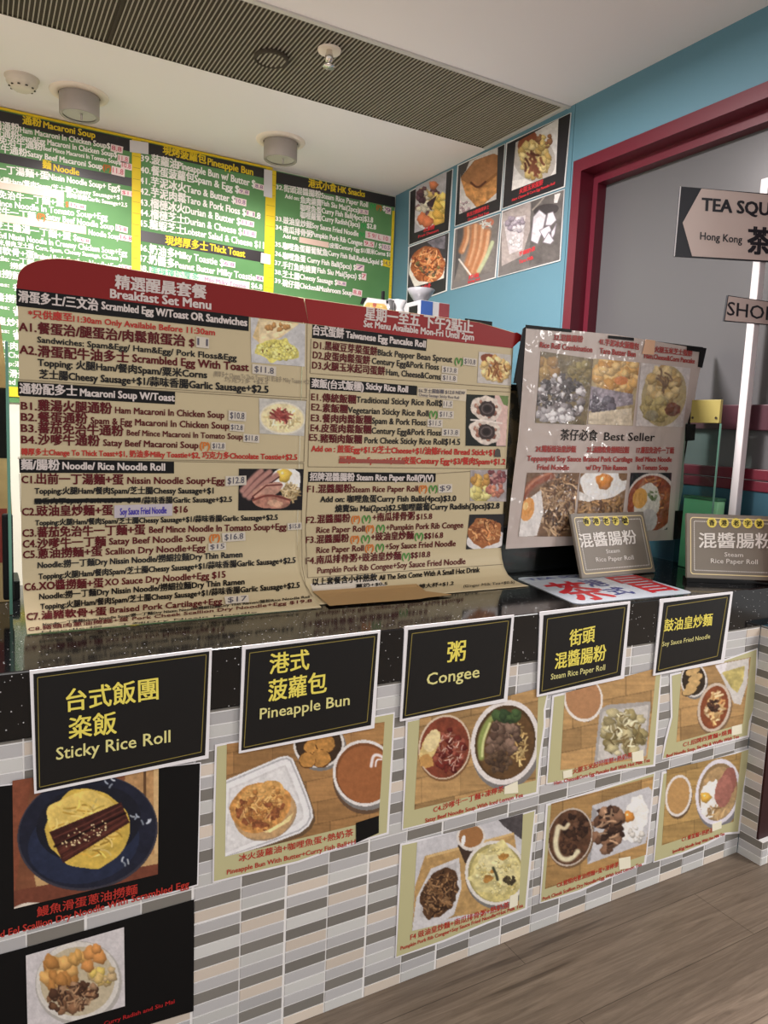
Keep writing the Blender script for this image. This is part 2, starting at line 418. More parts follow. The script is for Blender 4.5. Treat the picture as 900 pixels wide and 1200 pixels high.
def floor_nodes():
    n, l, b = nodes(M_FLOOR)
    t = n.new('ShaderNodeTexCoord'); mp = n.new('ShaderNodeMapping'); mp.inputs['Scale'].default_value = (1.6, 30, 1)
    no = n.new('ShaderNodeTexNoise'); no.inputs['Scale'].default_value = 2.6; no.inputs['Detail'].default_value = 7; no.inputs['Roughness'].default_value = .68; no.inputs['Distortion'].default_value = .9
    r = n.new('ShaderNodeValToRGB'); e = r.color_ramp.elements
    e[0].position = .28; e[0].color = (*alb((82, 71, 61)), 1); e[1].position = .75; e[1].color = (*alb((126, 113, 99)), 1)
    x = e.new(.5); x.color = (*alb((104, 92, 80)), 1)
    br = n.new('ShaderNodeTexBrick'); br.inputs['Scale'].default_value = 1.0; br.inputs['Brick Width'].default_value = 1.22; br.inputs['Row Height'].default_value = .18
    br.inputs['Mortar Size'].default_value = .0012; br.inputs['Color1'].default_value = (1, 1, 1, 1); br.inputs['Color2'].default_value = (.84, .83, .82, 1); br.inputs['Mortar'].default_value = (.22, .2, .18, 1)
    mx = n.new('ShaderNodeMix'); mx.data_type = 'RGBA'; mx.blend_type = 'MULTIPLY'; mx.inputs[0].default_value = .75
    n2 = n.new('ShaderNodeTexNoise'); n2.inputs['Scale'].default_value = 1.0; n2.inputs['Detail'].default_value = 3; m2 = n.new('ShaderNodeMapping'); m2.inputs['Scale'].default_value = (1.1, 26, 1)
    r2 = n.new('ShaderNodeValToRGB'); r2.color_ramp.elements[0].position = .27; r2.color_ramp.elements[0].color = (.4, .37, .35, 1); r2.color_ramp.elements[1].position = .33; r2.color_ramp.elements[1].color = (1, 1, 1, 1)
    m3 = n.new('ShaderNodeMix'); m3.data_type = 'RGBA'; m3.blend_type = 'MULTIPLY'; m3.inputs[0].default_value = .8
    l.new(t.outputs['Object'], mp.inputs['Vector']); l.new(mp.outputs[0], no.inputs['Vector']); l.new(no.outputs['Fac'], r.inputs['Fac'])
    l.new(t.outputs['Object'], br.inputs['Vector']); l.new(r.outputs[0], mx.inputs[6]); l.new(br.outputs['Color'], mx.inputs[7])
    l.new(t.outputs['Object'], m2.inputs['Vector']); l.new(m2.outputs[0], n2.inputs['Vector']); l.new(n2.outputs['Fac'], r2.inputs['Fac'])
    l.new(mx.outputs[2], m3.inputs[6]); l.new(r2.outputs[0], m3.inputs[7]); l.new(m3.outputs[2], b.inputs['Base Color'])
floor_nodes()
M_PAPER = mat('paper_white', (205, 203, 206), .5, .4)
M_CREAM = mat('menu_cream', (170, 157, 127), .45, .25)
M_BAND = mat('menu_red', (112, 22, 22), .45, .2)
M_BLACK = mat('print_black', (15, 15, 16), .5, .2, k=1.0)
M_INK = mat('ink_black', (22, 19, 19), .5, .3, k=1.0)
M_INKR = mat('ink_maroon', (88, 20, 26), .5, .2, k=1.1)
M_INKRED = mat('ink_red', (172, 50, 42), .5, .25, k=1.2)
M_INKOR = mat('ink_orange', (178, 98, 34), .5, .3)
M_INKGR = mat('ink_green', (62, 118, 50), .5, .3)
M_INKBL = mat('ink_blue', (62, 50, 140), .5, .3)
M_INKGY = mat('ink_grey', (122, 112, 98), .6, .3)
M_INKPEN = mat('ink_pen', (78, 76, 86), .6, .3)
M_LETTER = mat('print_white', (182, 172, 168), .5, .3)
M_TAG = mat('tag_white', (178, 170, 158), .55, .3)
M_BROWN = mat('brown_tape', (146, 118, 80), .5, .3)
M_LINE = mat('ink_line', (110, 98, 78), .6, .3)
M_SIGN = mat('sign_black', (20, 20, 21), .36, .35, k=1.0); add_bump(M_SIGN, 25, .05)
M_GOLD = mat('sign_gold', (118, 106, 52), .4, .4)
M_YEL = mat('sign_yellow', (220, 206, 92), .45, .3, k=1.2)
M_YELE = mat('sign_pale_yellow', (208, 202, 134), .45, .3, k=1.2)
M_OLIVE = mat('poster_olive', (166, 162, 124), .45, .3)
M_STICK = mat('sticker_cream', (214, 204, 184), .55, .3)
M_GREEN = mat('board_green', (80, 140, 80), .55, .2, k=.95)
noise_mix(M_GREEN, (86, 134, 82), (108, 156, 102), 1.6, k=.95)
M_BBLK = mat('board_black', (40, 36, 38), .4, .5, k=1.0)
M_BWHITE = mat('board_white', (250, 246, 240), .5, .3, k=.92)
M_BYEL = mat('board_yellow', (236, 206, 44), .5, .3, k=.95)
M_BGRN = mat('board_lime', (40, 170, 80), .5, .3, k=.9)
M_BOR = mat('board_orange', (200, 110, 40), .5, .3, k=.9)
M_BTAG = mat('board_tag', (246, 226, 222), .5, .3, k=.9)
M_BTAPE = mat('board_tape', (236, 206, 190), .5, .3, k=.9)
M_PINK = mat('marker_red', (214, 84, 110), .5, .3, k=.9)
M_PURP = mat('marker_purple', (150, 100, 150), .5, .3, k=.9)
M_AQUA = mat('marker_aqua', (90, 190, 150), .5, .3, k=.9)

# ------------------------------------------------------------------ the room
ZC = 2.527; YB = 2.345; Y1 = .985; Y2 = 1.522; ZS = .8405; ZT = .7237
def struct(mb, name, cols=False): return tag(mb.build(name, cols=cols), kind='structure')
mb = MB(); mb.box((-3.6, -4.2, -.05), (3.0, 2.6, 0), M_FLOOR); struct(mb, 'floor')
mb = MB(); mb.box((-3.6, -4.2, ZC), (3.0, Y1, ZC + .06), M_CEIL); struct(mb, 'ceiling_front')
mb = MB(); mb.box((-3.6, Y2, ZC), (.3, 2.6, ZC + .06), M_CEIL); struct(mb, 'ceiling_back')
M_WTILE = mat('wall_tile_white', (226, 220, 210), .3, .5, k=1.0)
mb = MB(); mb.box((-3.6, YB, 0), (.3, 2.6, ZC), M_WTILE); struct(mb, 'wall_back')
mb = MB(); mb.box((-3.6, .7, 0), (-3.5, YB, ZC), M_WHITE); struct(mb, 'wall_left')
# right wall with its window opening
OY0, OY1, OZ1 = 0.0, .896, 2.262
mb = MB()
mb.box((.0017, -.055, .075), (.16, 0, ZT), M_TEAL); mb.box((0, .0, .0), (.16, 2.345, ZT), M_TEAL)            # below the worktop
mb.box((.088, 0, ZT), (.16, .66, ZS), M_TEAL); mb.box((0, .662, ZT), (.16, .941, ZS), M_TEAL); mb.box((0, .941, ZT), (.16, 2.345, ZC), M_BLUE)              # shop side
mb.box((0, -.055, 2.308), (.16, .941, ZC), M_BLUE)           # over the opening
mb.box((-.0015, .9595, 0.9), (0, .9605, ZC), mat('seam', (60, 100, 112), .6, k=1.0))
mb.box((0, -.9, 2.308), (.16, -.055, ZC), M_BLUE)
struct(mb, 'wall_right')
# window in the right wall: maroon frame, pane, rails
mb = MB()
mb.box((-.008, .896, ZS), (.16, .941, 2.308), M_RED)
mb.box((-.008, -.054, 2.262), (.16, .896, 2.308), M_RED)
mb.box((.06, .872, ZS), (.16, .896, 2.262), M_RED)
mb.box((.06, -.02, 2.225), (.16, .872, 2.262), M_RED)
mb.box((-.002, -.056, ZS), (.162, -.02, 2.262), M_RED)
win = struct(mb, 'window_1')
mb = MB(); mb.box((.105, -.02, 1.18), (.12, .872, 2.225), M_PANE); mb.build('pane', win)
mb = MB(); mb.bbox((.085, -.02, 1.302), (.125, .872, 1.382), mat('rail_plum', (74, 40, 50), .4, k=1.1)); mb.build('transom', win)
mb = MB(); mb.bbox((.085, -.02, 1.112), (.125, .872, 1.146), M_RED); mb.bbox((.08, -.02, 1.148), (.125, .872, 1.182), M_RED); mb.build('bottom_rail', win)
mb = MB(); mb.box((.09, -.02, ZS), (.12, .872, 1.112), M_TEAL); mb.build('apron_panel', win)
# wall end: maroon panel above a tiled plinth
mb = MB(); mb.box((.0015, -.062, .075), (.5, -.055, ZT), M_DRED); struct(mb, 'trim_1')

# ------------------------------------------------------------------ tiled counter and granite worktop
TC = dict(g=(160, 159, 160), d=(108, 105, 100), l=(175, 175, 173), b=(186, 175, 163))
SEQ = ('gdldbgdglgdb', 'dbgdlgdbgdgl')
def tiles(mb, fn, c0, c1, xlo, xhi, zmax, seed=0):
    rg = np.random.default_rng(seed)
    for c in range(c0, c1):
        xa = -.734 + c * .0955; xb = xa + .0955
        a = max(xlo, xa + (.0028 if c % 2 == 0 else .0014)); b = min(xhi, xb - (.0014 if c % 2 == 0 else .0028))
        if b - a < .003: continue
        for r in range(30):
            z0 = r * .0247; z1 = z0 + .0247
            za = z0 + (.0022 if r % 12 == 0 and r else .0012); zb = min(zmax, z1 - (.0022 if r % 12 == 11 else .0012))
            if zb - za < .003: continue
            col = np.array(TC[SEQ[c % 2][11 - r % 12]]) * (.95 + .1 * rg.random())
            mb.add(fn(a, b, za, zb), [(0, 1, 2, 3), (4, 5, 1, 0), (5, 6, 2, 1), (6, 7, 3, 2), (7, 4, 0, 3)], M_TILE, col=lin(col) * KF)
def front_fn(y):
    def f(a, b, z0, z1):
        e = .0006
        return [(a + e, y, z0 + e), (b - e, y, z0 + e), (b - e, y, z1 - e), (a + e, y, z1 - e), (a, y + .0012, z0), (b, y + .0012, z0), (b, y + .0012, z1), (a, y + .0012, z1)]
    return f
def side_fn(x):          # faces -x; a,b run along -y
    def f(a, b, z0, z1):
        e = .0006
        return [(x, -a - e, z0 + e), (x, -b + e, z0 + e), (x, -b + e, z1 - e), (x, -a - e, z1 - e), (x + .0012, -a, z0), (x + .0012, -b, z0), (x + .0012, -b, z1), (x + .0012, -a, z1)]
    return f
mb = MB(); mb.box((-3.3, .0012, 0), (-.0005, .62, ZT), M_GROUT)
counter = tag(mb.build('service_counter'), 'long takeaway counter clad in grey, beige and white strip tiles under black stone', 'counter')
mb = MB(); tiles(mb, front_fn(-.0004), -26, 8, -3.3, -.001, ZT - .001, 3); mb.build('mosaic_tile', counter, cols=True)
mb = MB(); mb.box((.0012, -.055, 0), (.0016, -.0005, ZT), M_GROUT); mb.box((.0012, -.077, 0), (.5, -.0555, .0745), M_GROUT)
pier = struct(mb, 'wall_end')
mb = MB(); 
rg = np.random.default_rng(5)
for r in range(30):
    za, zb = r * .0247 + .0012, min(ZT - .001, r * .0247 + .0235)
    if zb - za > .003: mb.add(side_fn(.0)(.0012, .0545 if r > 2 else .0765, za, zb), [(0, 1, 2, 3), (4, 5, 1, 0), (5, 6, 2, 1), (6, 7, 3, 2), (7, 4, 0, 3)], M_TILE, col=lin(np.array(TC[SEQ[1][11 - r % 12]]) * (.95 + .1 * rg.random())) * KF)

tiles(mb, front_fn(-.0782), 7, 13, .002, .5, .0742, 7); tag(mb.build('mosaic_tile', pier, cols=True))
mb = MB(); mb.bbox((-3.3, -.005, ZT), (.085, .66, ZS), M_STONE, .003)
tag(mb.build('worktop'), 'polished black granite worktop with white flecks on the tiled counter', 'worktop')

# ------------------------------------------------------------------ ceiling: slatted strip, sprinkler, round cap, detector, downlights
mb = MB(); mb.box((-3.5, Y1 + .02, ZC + .0035), (0, Y2, ZC + .03), M_DARK)
grille = tag(mb.build('ceiling_grille'), 'long dark slatted air grille set into the pale ceiling above the counter', 'ceiling grille')
mb = MB(); x = -3.49
while x < -.004:
    mb.box((x, Y1 + .02, ZC - .001), (x + .0034, Y2 - .004, ZC + .003), M_SLAT); x += .0145
mb.build('slat', grille)
mb = MB(); mb.bbox((-3.5, Y1, ZC - .006), (.0, Y1 + .02, ZC + .05), M_ALU, .002); mb.box((-3.5, Y2 - .006, ZC - .0005), (0, Y2, ZC + .012), M_DARK)
mb.bbox((-.022, Y1 + .02, ZC - .004), (-.001, Y2, ZC + .05), M_ALU, .002); mb.build('frame', grille)
for sx in (-1.62, -.355):
    mb = MB(); mb.box((sx, Y1 + .02, ZC - .0022), (sx + .006, Y2 - .004, ZC + .003), M_DARK); mb.build('joint', grille)
M_CHROME = mat('chrome', (190, 185, 180), .25, .5, metal=.9)
sp = (-.964, 1.126, ZC - .001)
mb = MB(); mb.lathe([(0, -.002), (.022, -.002), (.038, -.008), (.040, -.001), (.040, 0)], sp, M_WHITE)
spr = tag(mb.build('sprinkler'), 'small sprinkler head with white rose below the dark slatted strip', 'sprinkler')
mb = MB(); mb.lathe([(0, -.04), (.012, -.038), (.014, -.02), (.010, -.008), (.010, 0)], sp, M_CHROME); mb.lathe([(0, -.056), (.021, -.056), (.021, -.053), (.006, -.050), (.004, -.038)], sp, M_CHROME); mb.build('deflector', spr)
mb = MB(); c = (-1.112, 1.288, ZC - .0015); mb.lathe([(.060, 0), (.060, -.010), (.052, -.012), (.050, -.006), (.0, -.006)], c, M_DARK)
cap = tag(mb.build('ceiling_speaker'), 'round dark louvred cap flush in the slatted strip beside the sprinkler', 'speaker')
mb = MB()
for k in range(-3, 4):
    w = math.sqrt(max(0, .049 ** 2 - (k * .0145) ** 2)); mb.box((c[0] + k * .0145 - .0022, c[1] - w, c[2] - .010), (c[0] + k * .0145 + .0022, c[1] + w, c[2] - .006), M_SLAT)
mb.build('slat', cap)
M_PLA = mat('plastic_white', (206, 196, 182), .45, .4, k=1.15)
mb = MB(); dc = (-1.858, 1.985, ZC); mb.lathe([(0, -.046), (.030, -.046), (.040, -.040), (.052, -.026), (.056, -.020), (.056, -.004), (.062, -.004), (.062, 0)], dc, M_PLA)
det = tag(mb.build('smoke_detector'), 'white round smoke detector on the ceiling near the menu boards', 'smoke detector')
mb = MB()
for k in range(10):
    a = k * math.pi / 5; q = np.array([math.cos(a), math.sin(a)]) * .0425
    mb.lathe([(0, -.003), (.005, -.003), (.005, 0)], (dc[0] + q[0], dc[1] + q[1], dc[2] - .0365), M_DARK, 8)
mb.build('vent_slot', det)
M_LAMP = mat('lamp_grey', (150, 142, 136), .5, .4, k=1.2)
M_LENS = mat('lamp_lens', (170, 164, 158), .5, k=1.2)
def downlight(x, y, label):
    mb = MB(); mb.lathe([(.078, -.006), (.078, -.010), (.108, -.006), (.111, -.001), (.111, 0)], (x, y, ZC), M_WHITE, 48)
    o = tag(mb.build('ceiling_downlight'), label, 'ceiling light', 'cylinder downlights of the shop ceiling')
    mb = MB(); mb.lathe([(.062, -.083), (.072, -.086), (.075, -.083), (.075, .0)], (x, y, ZC), M_LAMP, 48); mb.build('lamp_body', o)
    mb = MB(); mb.lathe([(0, -.078), (.062, -.080)], (x, y, ZC), M_LENS, 32); mb.build('lens', o)
    mb = MB(); mb.lathe([(0, -.105), (.004, -.105), (.005, -.082)], (x + .005, y - .02, ZC), M_LAMP, 12); mb.build('pull_pin', o)
    mb = MB(); mb.lathe([(.0745, -.004), (.079, -.0045)], (x, y, ZC), M_DARK, 32); mb.build('gap_ring', o)
downlight(-1.652, 2.006, 'grey cylinder downlight next to the white smoke detector')
downlight(-.809, 1.985, 'grey cylinder downlight above the snacks board, far from the smoke detector')

# ------------------------------------------------------------------ green menu boards on the back wall
SB = Plane((0, 2.334, 0), (0, 1, 0))
def zat(x, px, py): return SB.hit([px], [py])[0]
def board(x0, x1, z0, label):
    mb = MB(); mb.box((x0, 2.334, z0), (x1, 2.3445, ZC - .012), M_GREEN)
    return tag(mb.build('menu_board'), label, 'menu board', 'green menu boards on the back wall')
BA = board(-2.62, -1.382, 1.30, 'green menu board for macaroni soup and noodles below the smoke detector')
BB = board(-1.360, -.737, 1.30, 'narrow green menu board for pineapple buns and thick toast')
BC = board(-.705, -.012, 1.30, 'green Hong Kong snacks menu board touching the blue wall')
def letters(parent, surf, rows, off=.0016, bold=.028):
    mb = MB()
    for r in rows: text(mb, surf, r[0], *r[1:6], r[6], off, r[7] if len(r) > 7 else bold, r[8] if len(r) > 8 else None)
    return mb.build('lettering', parent)
def panel(parent, surf, q, m, off=.0008, name='header_band'):
    mb = MB(); mb.poly(surf, q, off, m, .0005); return mb.build(name, parent)
def sticker(parent, surf, q, s='', m=None, ink=None, off=.0012, bold=0.0, hs=.62, name='price_sticker'):
    mb = MB(); flat = isinstance(surf, Plane)
    if flat: mb.poly(surf, q, off, m or M_TAG, .0006)
    else: mb.quad(surf, q, off, m or M_TAG, 3, 2)
    o = mb.build(name, parent)
    if s:
        q = np.array(q, float); h = np.linalg.norm(q[3] - q[0]) * hs
        l = q[3] * .78 + q[0] * .22; r = q[2] * .78 + q[1] * .22; d = r - l
        mt = MB(); text(mt, surf, s, *(l + d * .1), *(r - d * .1), h, ink or M_INKPEN, off + .0006, bold); mt.build('lettering', o)
    return o
W_, Y_, N_ = M_BWHITE, M_BYEL, M_BOR
panel(BA, SB, [(-290, 66), (156.5, 164), (156.5, 178.5), (-290, 78)], M_BBLK)
panel(BA, SB, [(-290, 124), (156.5, 209), (156.5, 219), (-290, 137)], M_BBLK)
letters(BA, SB, [
 ('通粉', 26.7, 145.5, 48.5, 149, 10, Y_), ('Macaroni Soup', 51, 149.5, 111.5, 162, 7.5, Y_),
 ('雞湯通粉', -18, 148, 23, 155, 9, W_), ('Ham Macaroni In Chicken Soup$', 23.6, 155, 129, 174.5, 6.4, W_),
 ('餐蛋通粉', -18, 157, 22.5, 164, 9, W_), ('Spam&Egg Macaroni In Chicken Soup$', 23, 163.5, 137, 184.5, 6.4, W_),
 ('蕃茄免治牛通粉', -22, 165, 50, 177, 9, W_), ('Beef Mince Macaroni In Tomato Soup$', 50.5, 176, 141.5, 193, 5, W_),
 ('沙嗲牛通粉', -20, 174.5, 32, 184, 9, W_), ('Satay Beef Macaroni Soup', 32.5, 183, 120, 198.5, 6.6, W_), ('(P)', 120.5, 198.7, 130, 200.5, 6.4, N_),
 ('麵', 50, 197, 60, 199, 10, Y_), ('Noodle', 63, 200, 92.7, 205.5, 7.5, Y_),
 ('出前一丁湯麵+蛋', -24, 199, 57, 211, 9.5, W_), ('Nissin Noodle Soup+ Egg$', 57, 210, 141, 224.5, 7, W_),
 ('Sauces: 火腿Ham/餐肉Spam/芝士腸Cheesy Sausage+$1', -28, 209, 143, 234.5, 6.5, W_),
 ('蒜味香腸Garlic Sausage+2.5', 78, 231, 149, 243, 6, W_),
 ('蕃茄免治牛一丁麵+蛋', -22, 229, 75, 243, 9, W_), ('$', 77, 242, 80, 242.5, 6, N_),
 ('Beef Mince Noodle In Tomato Soup+Egg', -26, 238, 126, 258, 7.2, W_),
 ('沙嗲牛一丁麵', -18, 249, 42, 258, 9, W_), ('(P)', 43.5, 256.5, 53, 258, 7, N_), ('Satay Beef Noodle Soup', 54, 257, 133.5, 269.5, 7, W_),
 ('Noodle Soup', 104, 275, 140, 281, 6.5, W_),
 ('惡魔芝士雞湯一丁麵+蛋', -26, 265, 83, 282, 9, W_), ('$', 86, 281.5, 90, 282, 7, W_),
 ('Evil Nissin Noodle In Creamy Chicken Soup+Egg', -2, 278.5, 149, 300, 6.8, W_),
 ('粟米,餐肉,芝士腸 Corn, Spam, Cheesy Sausage, Cheese )', -8, 286, 142.5, 306, 6.4, W_),
 ('滷豬軟骨+蛋', -18, 295, 40, 303.5, 9, W_), ('Braised Pork Cartilage Noodle+Egg$', 40.5, 302.5, 142, 316.5, 6.6, W_),
 ('Noodle: 一丁麵', -18, 303, 40, 311, 7, W_), ('撈細拉麵', 12, 314.5, 50, 320, 7, W_),
 ('蔥油撈麵', -22, 321, 26, 329, 9, W_), ('Sauces: 火腿', -20, 333, 36, 340, 6, W_), ('麵', 17, 341, 26, 342, 8, W_),
 ('XO醬撈麵', -26, 349, 30, 356.5, 9, W_), ('Sauces: 火腿', -20, 359, 36, 367, 6, W_), ('餐', 16, 370, 25, 371, 8, W_),
 ('豉油皇炒麵', -26, 377, 30, 384.5, 9, W_), ('Sauces: 火腿', -20, 387, 36, 394, 6, W_), ('餐', 16, 398, 25, 399, 8, W_),
 ('咖哩牛肉麵', -20, 406, 32, 412, 9, W_), ('Topping: Cheese', -24, 416, 36, 421, 6.5, W_), ('Soup:湯', -4, 427, 26, 430.5, 6.5, W_),
 ('沙嗲滑蛋', -8, 440, 30, 444, 9, W_), ('Fried', -1, 449, 18, 451, 6.5, W_)])
for q, s in (([(130, 168.5), (144.5, 172), (143.5, 180), (129.5, 177)], '8.8'), ([(138, 180.5), (151.5, 183.5), (151, 192), (137.5, 189)], '11.8'), ([(141.8, 188.5), (155, 192.5), (154.5, 200), (141.5, 197)], '10.8'),
             ([(131, 194), (146.5, 198), (146, 207.5), (130.5, 204)], '11.8'), ([(142, 222), (157, 224.5), (156.5, 231), (141.5, 228)], '$11'), ([(81, 236.5), (101, 240.5), (100.5, 246.5), (80.8, 242.5)], '15.8'),
             ([(135.5, 262.5), (150, 266.5), (149.5, 273.5), (135, 270)], '15.8'), ([(140, 273.5), (156.5, 277), (156, 284), (139.5, 281)], '16.8'), ([(90.5, 277), (106, 280.5), (105.5, 286), (90, 283)], '16.8'), ([(142.5, 309.5), (157, 312.5), (156.5, 319.5), (142, 316.5)], '15.8')):
    sticker(BA, SB, q, s, M_BTAG, M_PINK, .0022, .01)
for q in ([(-30, 206.5), (75, 224), (75, 234), (-30, 216)], [(-30, 246), (101, 265), (101, 274.5), (-30, 255)]):
    sticker(BA, SB, q, '', M_BTAPE, name='correction_strip')
panel(BB, SB, [(164, 165.5), (311, 198), (311, 209), (164, 178.5)], M_BBLK)
panel(BB, SB, [(163, 269.5), (310.5, 295.5), (310.5, 308), (163, 282)], M_BBLK)
letters(BB, SB, [
 ('現烤菠蘿包', 191, 180.5, 241.5, 192.5, 10.5, Y_), ('Pineapple Bun', 243.5, 193, 296.5, 205.5, 8, Y_),
 ('39.', 164.5, 188.5, 177, 190.5, 7, W_), ('菠蘿油', 177.5, 192, 208.5, 198.5, 11, W_), ('Pineapple Bun w/ Butter $', 209, 197.5, 299, 219.5, 8, W_),
 ('40.', 164, 202, 176.5, 204, 7, W_), ('餐蛋菠蘿包', 177.5, 205, 227.5, 214.5, 11, W_), ('Spam & Egg $', 228, 213, 280, 226, 8, W_),
 ('41.', 163.5, 214.5, 176, 216.5, 7, W_), ('芋泥冰火', 177, 218, 218, 226, 11, W_), ('Taro & Butter $', 218.5, 225, 275.5, 238, 8, W_),
 ('42.', 163.5, 227, 176, 229, 7, W_), ('芋泥肉鬆', 177, 230.5, 218, 238.5, 11, W_), ('Taro & Pork Floss $', 218.5, 237.5, 288, 253, 8, W_),
 ('43.', 163, 240, 175.5, 242, 7, W_), ('榴槤冰火', 176.5, 243.5, 217, 250.5, 11, W_), ('Durian & Butter $', 217.5, 249.5, 281.5, 263.5, 8, W_),
 ('44.', 163, 252, 175.5, 254, 7, W_), ('榴槤芝士', 176.5, 256, 216.5, 263, 11, W_), ('Durian & Cheese $', 217, 262, 283.5, 275.5, 8, W_),
 ('45.', 162.5, 264.5, 175, 266.5, 7, W_), ('龍蝦芝士', 175.5, 268, 216, 275.5, 11, W_), ('Lobster Salad & Cheese $11', 216.5, 274, 309, 291.5, 7.6, W_),
 ('現烤厚多士', 194, 286.5, 243.5, 294.5, 10.5, Y_), ('Thick Toast', 246, 293.5, 287, 301.5, 8, Y_),
 ('46.', 162, 293, 174.5, 295.5, 7, W_), ('奶油多', 175, 297, 205, 303, 11, W_), ('Milky Toastie $', 205.5, 301.5, 262, 312, 8, W_),
 ('47.', 161.5, 305.5, 174, 307.5, 7, W_), ('奶醬多', 174.5, 309, 205, 315, 11, W_), ('Peanut Butter Milky Toastie', 205.5, 313.5, 299, 329, 7.4, W_),
 ('48.', 161, 317, 173.5, 319, 7, W_), ('$6.8', 294.5, 337, 307, 339.5, 6, W_), ('.8', 299.5, 255.5, 305, 257, 7, W_)])
for q, s in (([(298.5, 214), (309.5, 217), (309, 223.5), (298, 220.5)], '8.8'), ([(280, 220.5), (292.5, 223.5), (292, 229), (279.5, 226.5)], '9.8'), ([(276, 231), (289, 234), (288.5, 242), (275.5, 239)], '10.8'), ([(289, 246), (299, 248.5), (298.5, 255), (288.5, 252.5)], '11'),
             ([(282.5, 256.5), (298, 260), (297.5, 266.5), (282, 263)], '11.8'), ([(285, 268), (300.5, 271.5), (300, 279), (284.5, 275.5)], '11.8'), ([(262, 305), (276, 307.5), (275.5, 314), (261.5, 311.5)], '6.8'), ([(300, 322), (309, 324), (308.5, 330.5), (299.5, 328.5)], '8')):
    sticker(BB, SB, q, s, M_BTAG, M_PURP, .0022, .01)
o = sticker(BB, SB, [(175, 312.5), (292.5, 330.5), (292, 346), (174.5, 326)], '', M_BTAG, name='correction_strip')
letters(o, SB, [('美祿煉奶厚多', 176.5, 321.5, 233, 330.5, 9.5, M_AQUA), ('Milo Milky Toastie', 240, 329.5, 288, 338, 5, M_PURP, 0)], .0026, .006)
panel(BC, SB, [(323, 201), (463, 231), (463, 243), (323, 214.5)], M_BBLK)
letters(BC, SB, [
 ('港式小食', 361.5, 219, 394, 225.5, 9.5, Y_), ('HK Snacks', 396, 225, 427.5, 231, 7, Y_),
 ('32.', 323.5, 221.5, 332, 223, 5, W_), ('街頭混醬腸粉', 332.5, 224.5, 376, 232.5, 8, W_), ('Steam Rice Paper Roll', 376.5, 232, 431, 243, 6, W_), ('(V)', 434, 243.5, 440, 244.5, 5, M_BGRN), ('(P)', 441, 245, 447, 246, 5, N_), ('$', 448.5, 246.5, 451.5, 247, 5.5, W_),
 ('Add on:', 334, 232, 350.5, 235, 4.6, W_), ('魚肉燒賣', 352, 238, 376.5, 242, 8, W_), ('Fish Siu Mai(2pcs)', 377, 240.5, 420.5, 249.5, 6, W_),
 ('咖哩魚蛋', 352, 247, 376.5, 251, 8, W_), ('Curry Fish Ball(4pcs)$3.8', 377, 249.5, 437, 261, 6, W_),
 ('咖哩蘿蔔', 352, 255.5, 376.5, 259.5, 8, W_), ('Curry Radish(3pcs)', 377, 258.5, 421.5, 266.5, 6, W_), ('(V)', 423, 266.5, 429, 267.5, 5, M_BGRN), ('$2.8', 430, 267, 440.5, 269, 5.5, W_),
 ('33.', 323, 258.5, 331.5, 260, 5, W_), ('豉油皇炒麵', 332, 262, 365, 268, 8, W_), ('Soy Sauce Fried Noodle', 365.5, 267, 420, 277, 6, W_), ('(V)', 421, 277, 427.5, 278, 5, M_BGRN),
 ('34.', 323, 268.5, 331.5, 270, 5, W_), ('南瓜排骨粥', 332, 272.5, 365, 278.5, 8, W_), ('Pumpkin Pork Rib Congee', 365.5, 277, 424.5, 288, 6, W_), ('/ $', 440, 290, 446.5, 291, 5.5, W_),
 ('Add on:', 331.5, 278.5, 349, 281.5, 4.6, W_), ('/皮蛋Century Egg $1/粟米Corns $1', 385.5, 290, 457, 301, 6, W_),
 ('35.', 322.5, 288.5, 331, 290, 5, W_), ('咖哩魚蛋蘿蔔魷魚', 331.5, 292, 384, 300.5, 8, W_), ('Curry Fish Ball,Radish,Squid $', 384.5, 299, 448.5, 311, 5.6, W_),
 ('36.', 322.5, 299.5, 331, 301, 5, W_), ('咖哩魚蛋', 331.5, 303.5, 358, 308, 8, W_), ('Curry Fish Ball(5pcs) $', 360, 307, 417, 316.5, 6, W_),
 ('37.', 322, 310, 330.5, 312, 5, W_), ('手打魚肉燒賣', 331, 314.5, 370.5, 321, 8, W_), ('Fish Siu Mai(5pcs) $', 372, 319.5, 423, 327.5, 6, W_),
 ('38.', 322, 321, 330.5, 322.5, 5, W_), ('芝士腸', 331, 325, 351, 328.5, 8, W_), ('Cheesy Sausage $', 351.5, 327, 395, 334, 6, W_),
 ('39.', 322, 331, 330.5, 333, 5, W_), ('碗仔翅', 331, 335.5, 351, 339, 8, W_), ('Chicken&Mushroom Soup', 351.5, 337.5, 412.5, 346.5, 6, W_)])
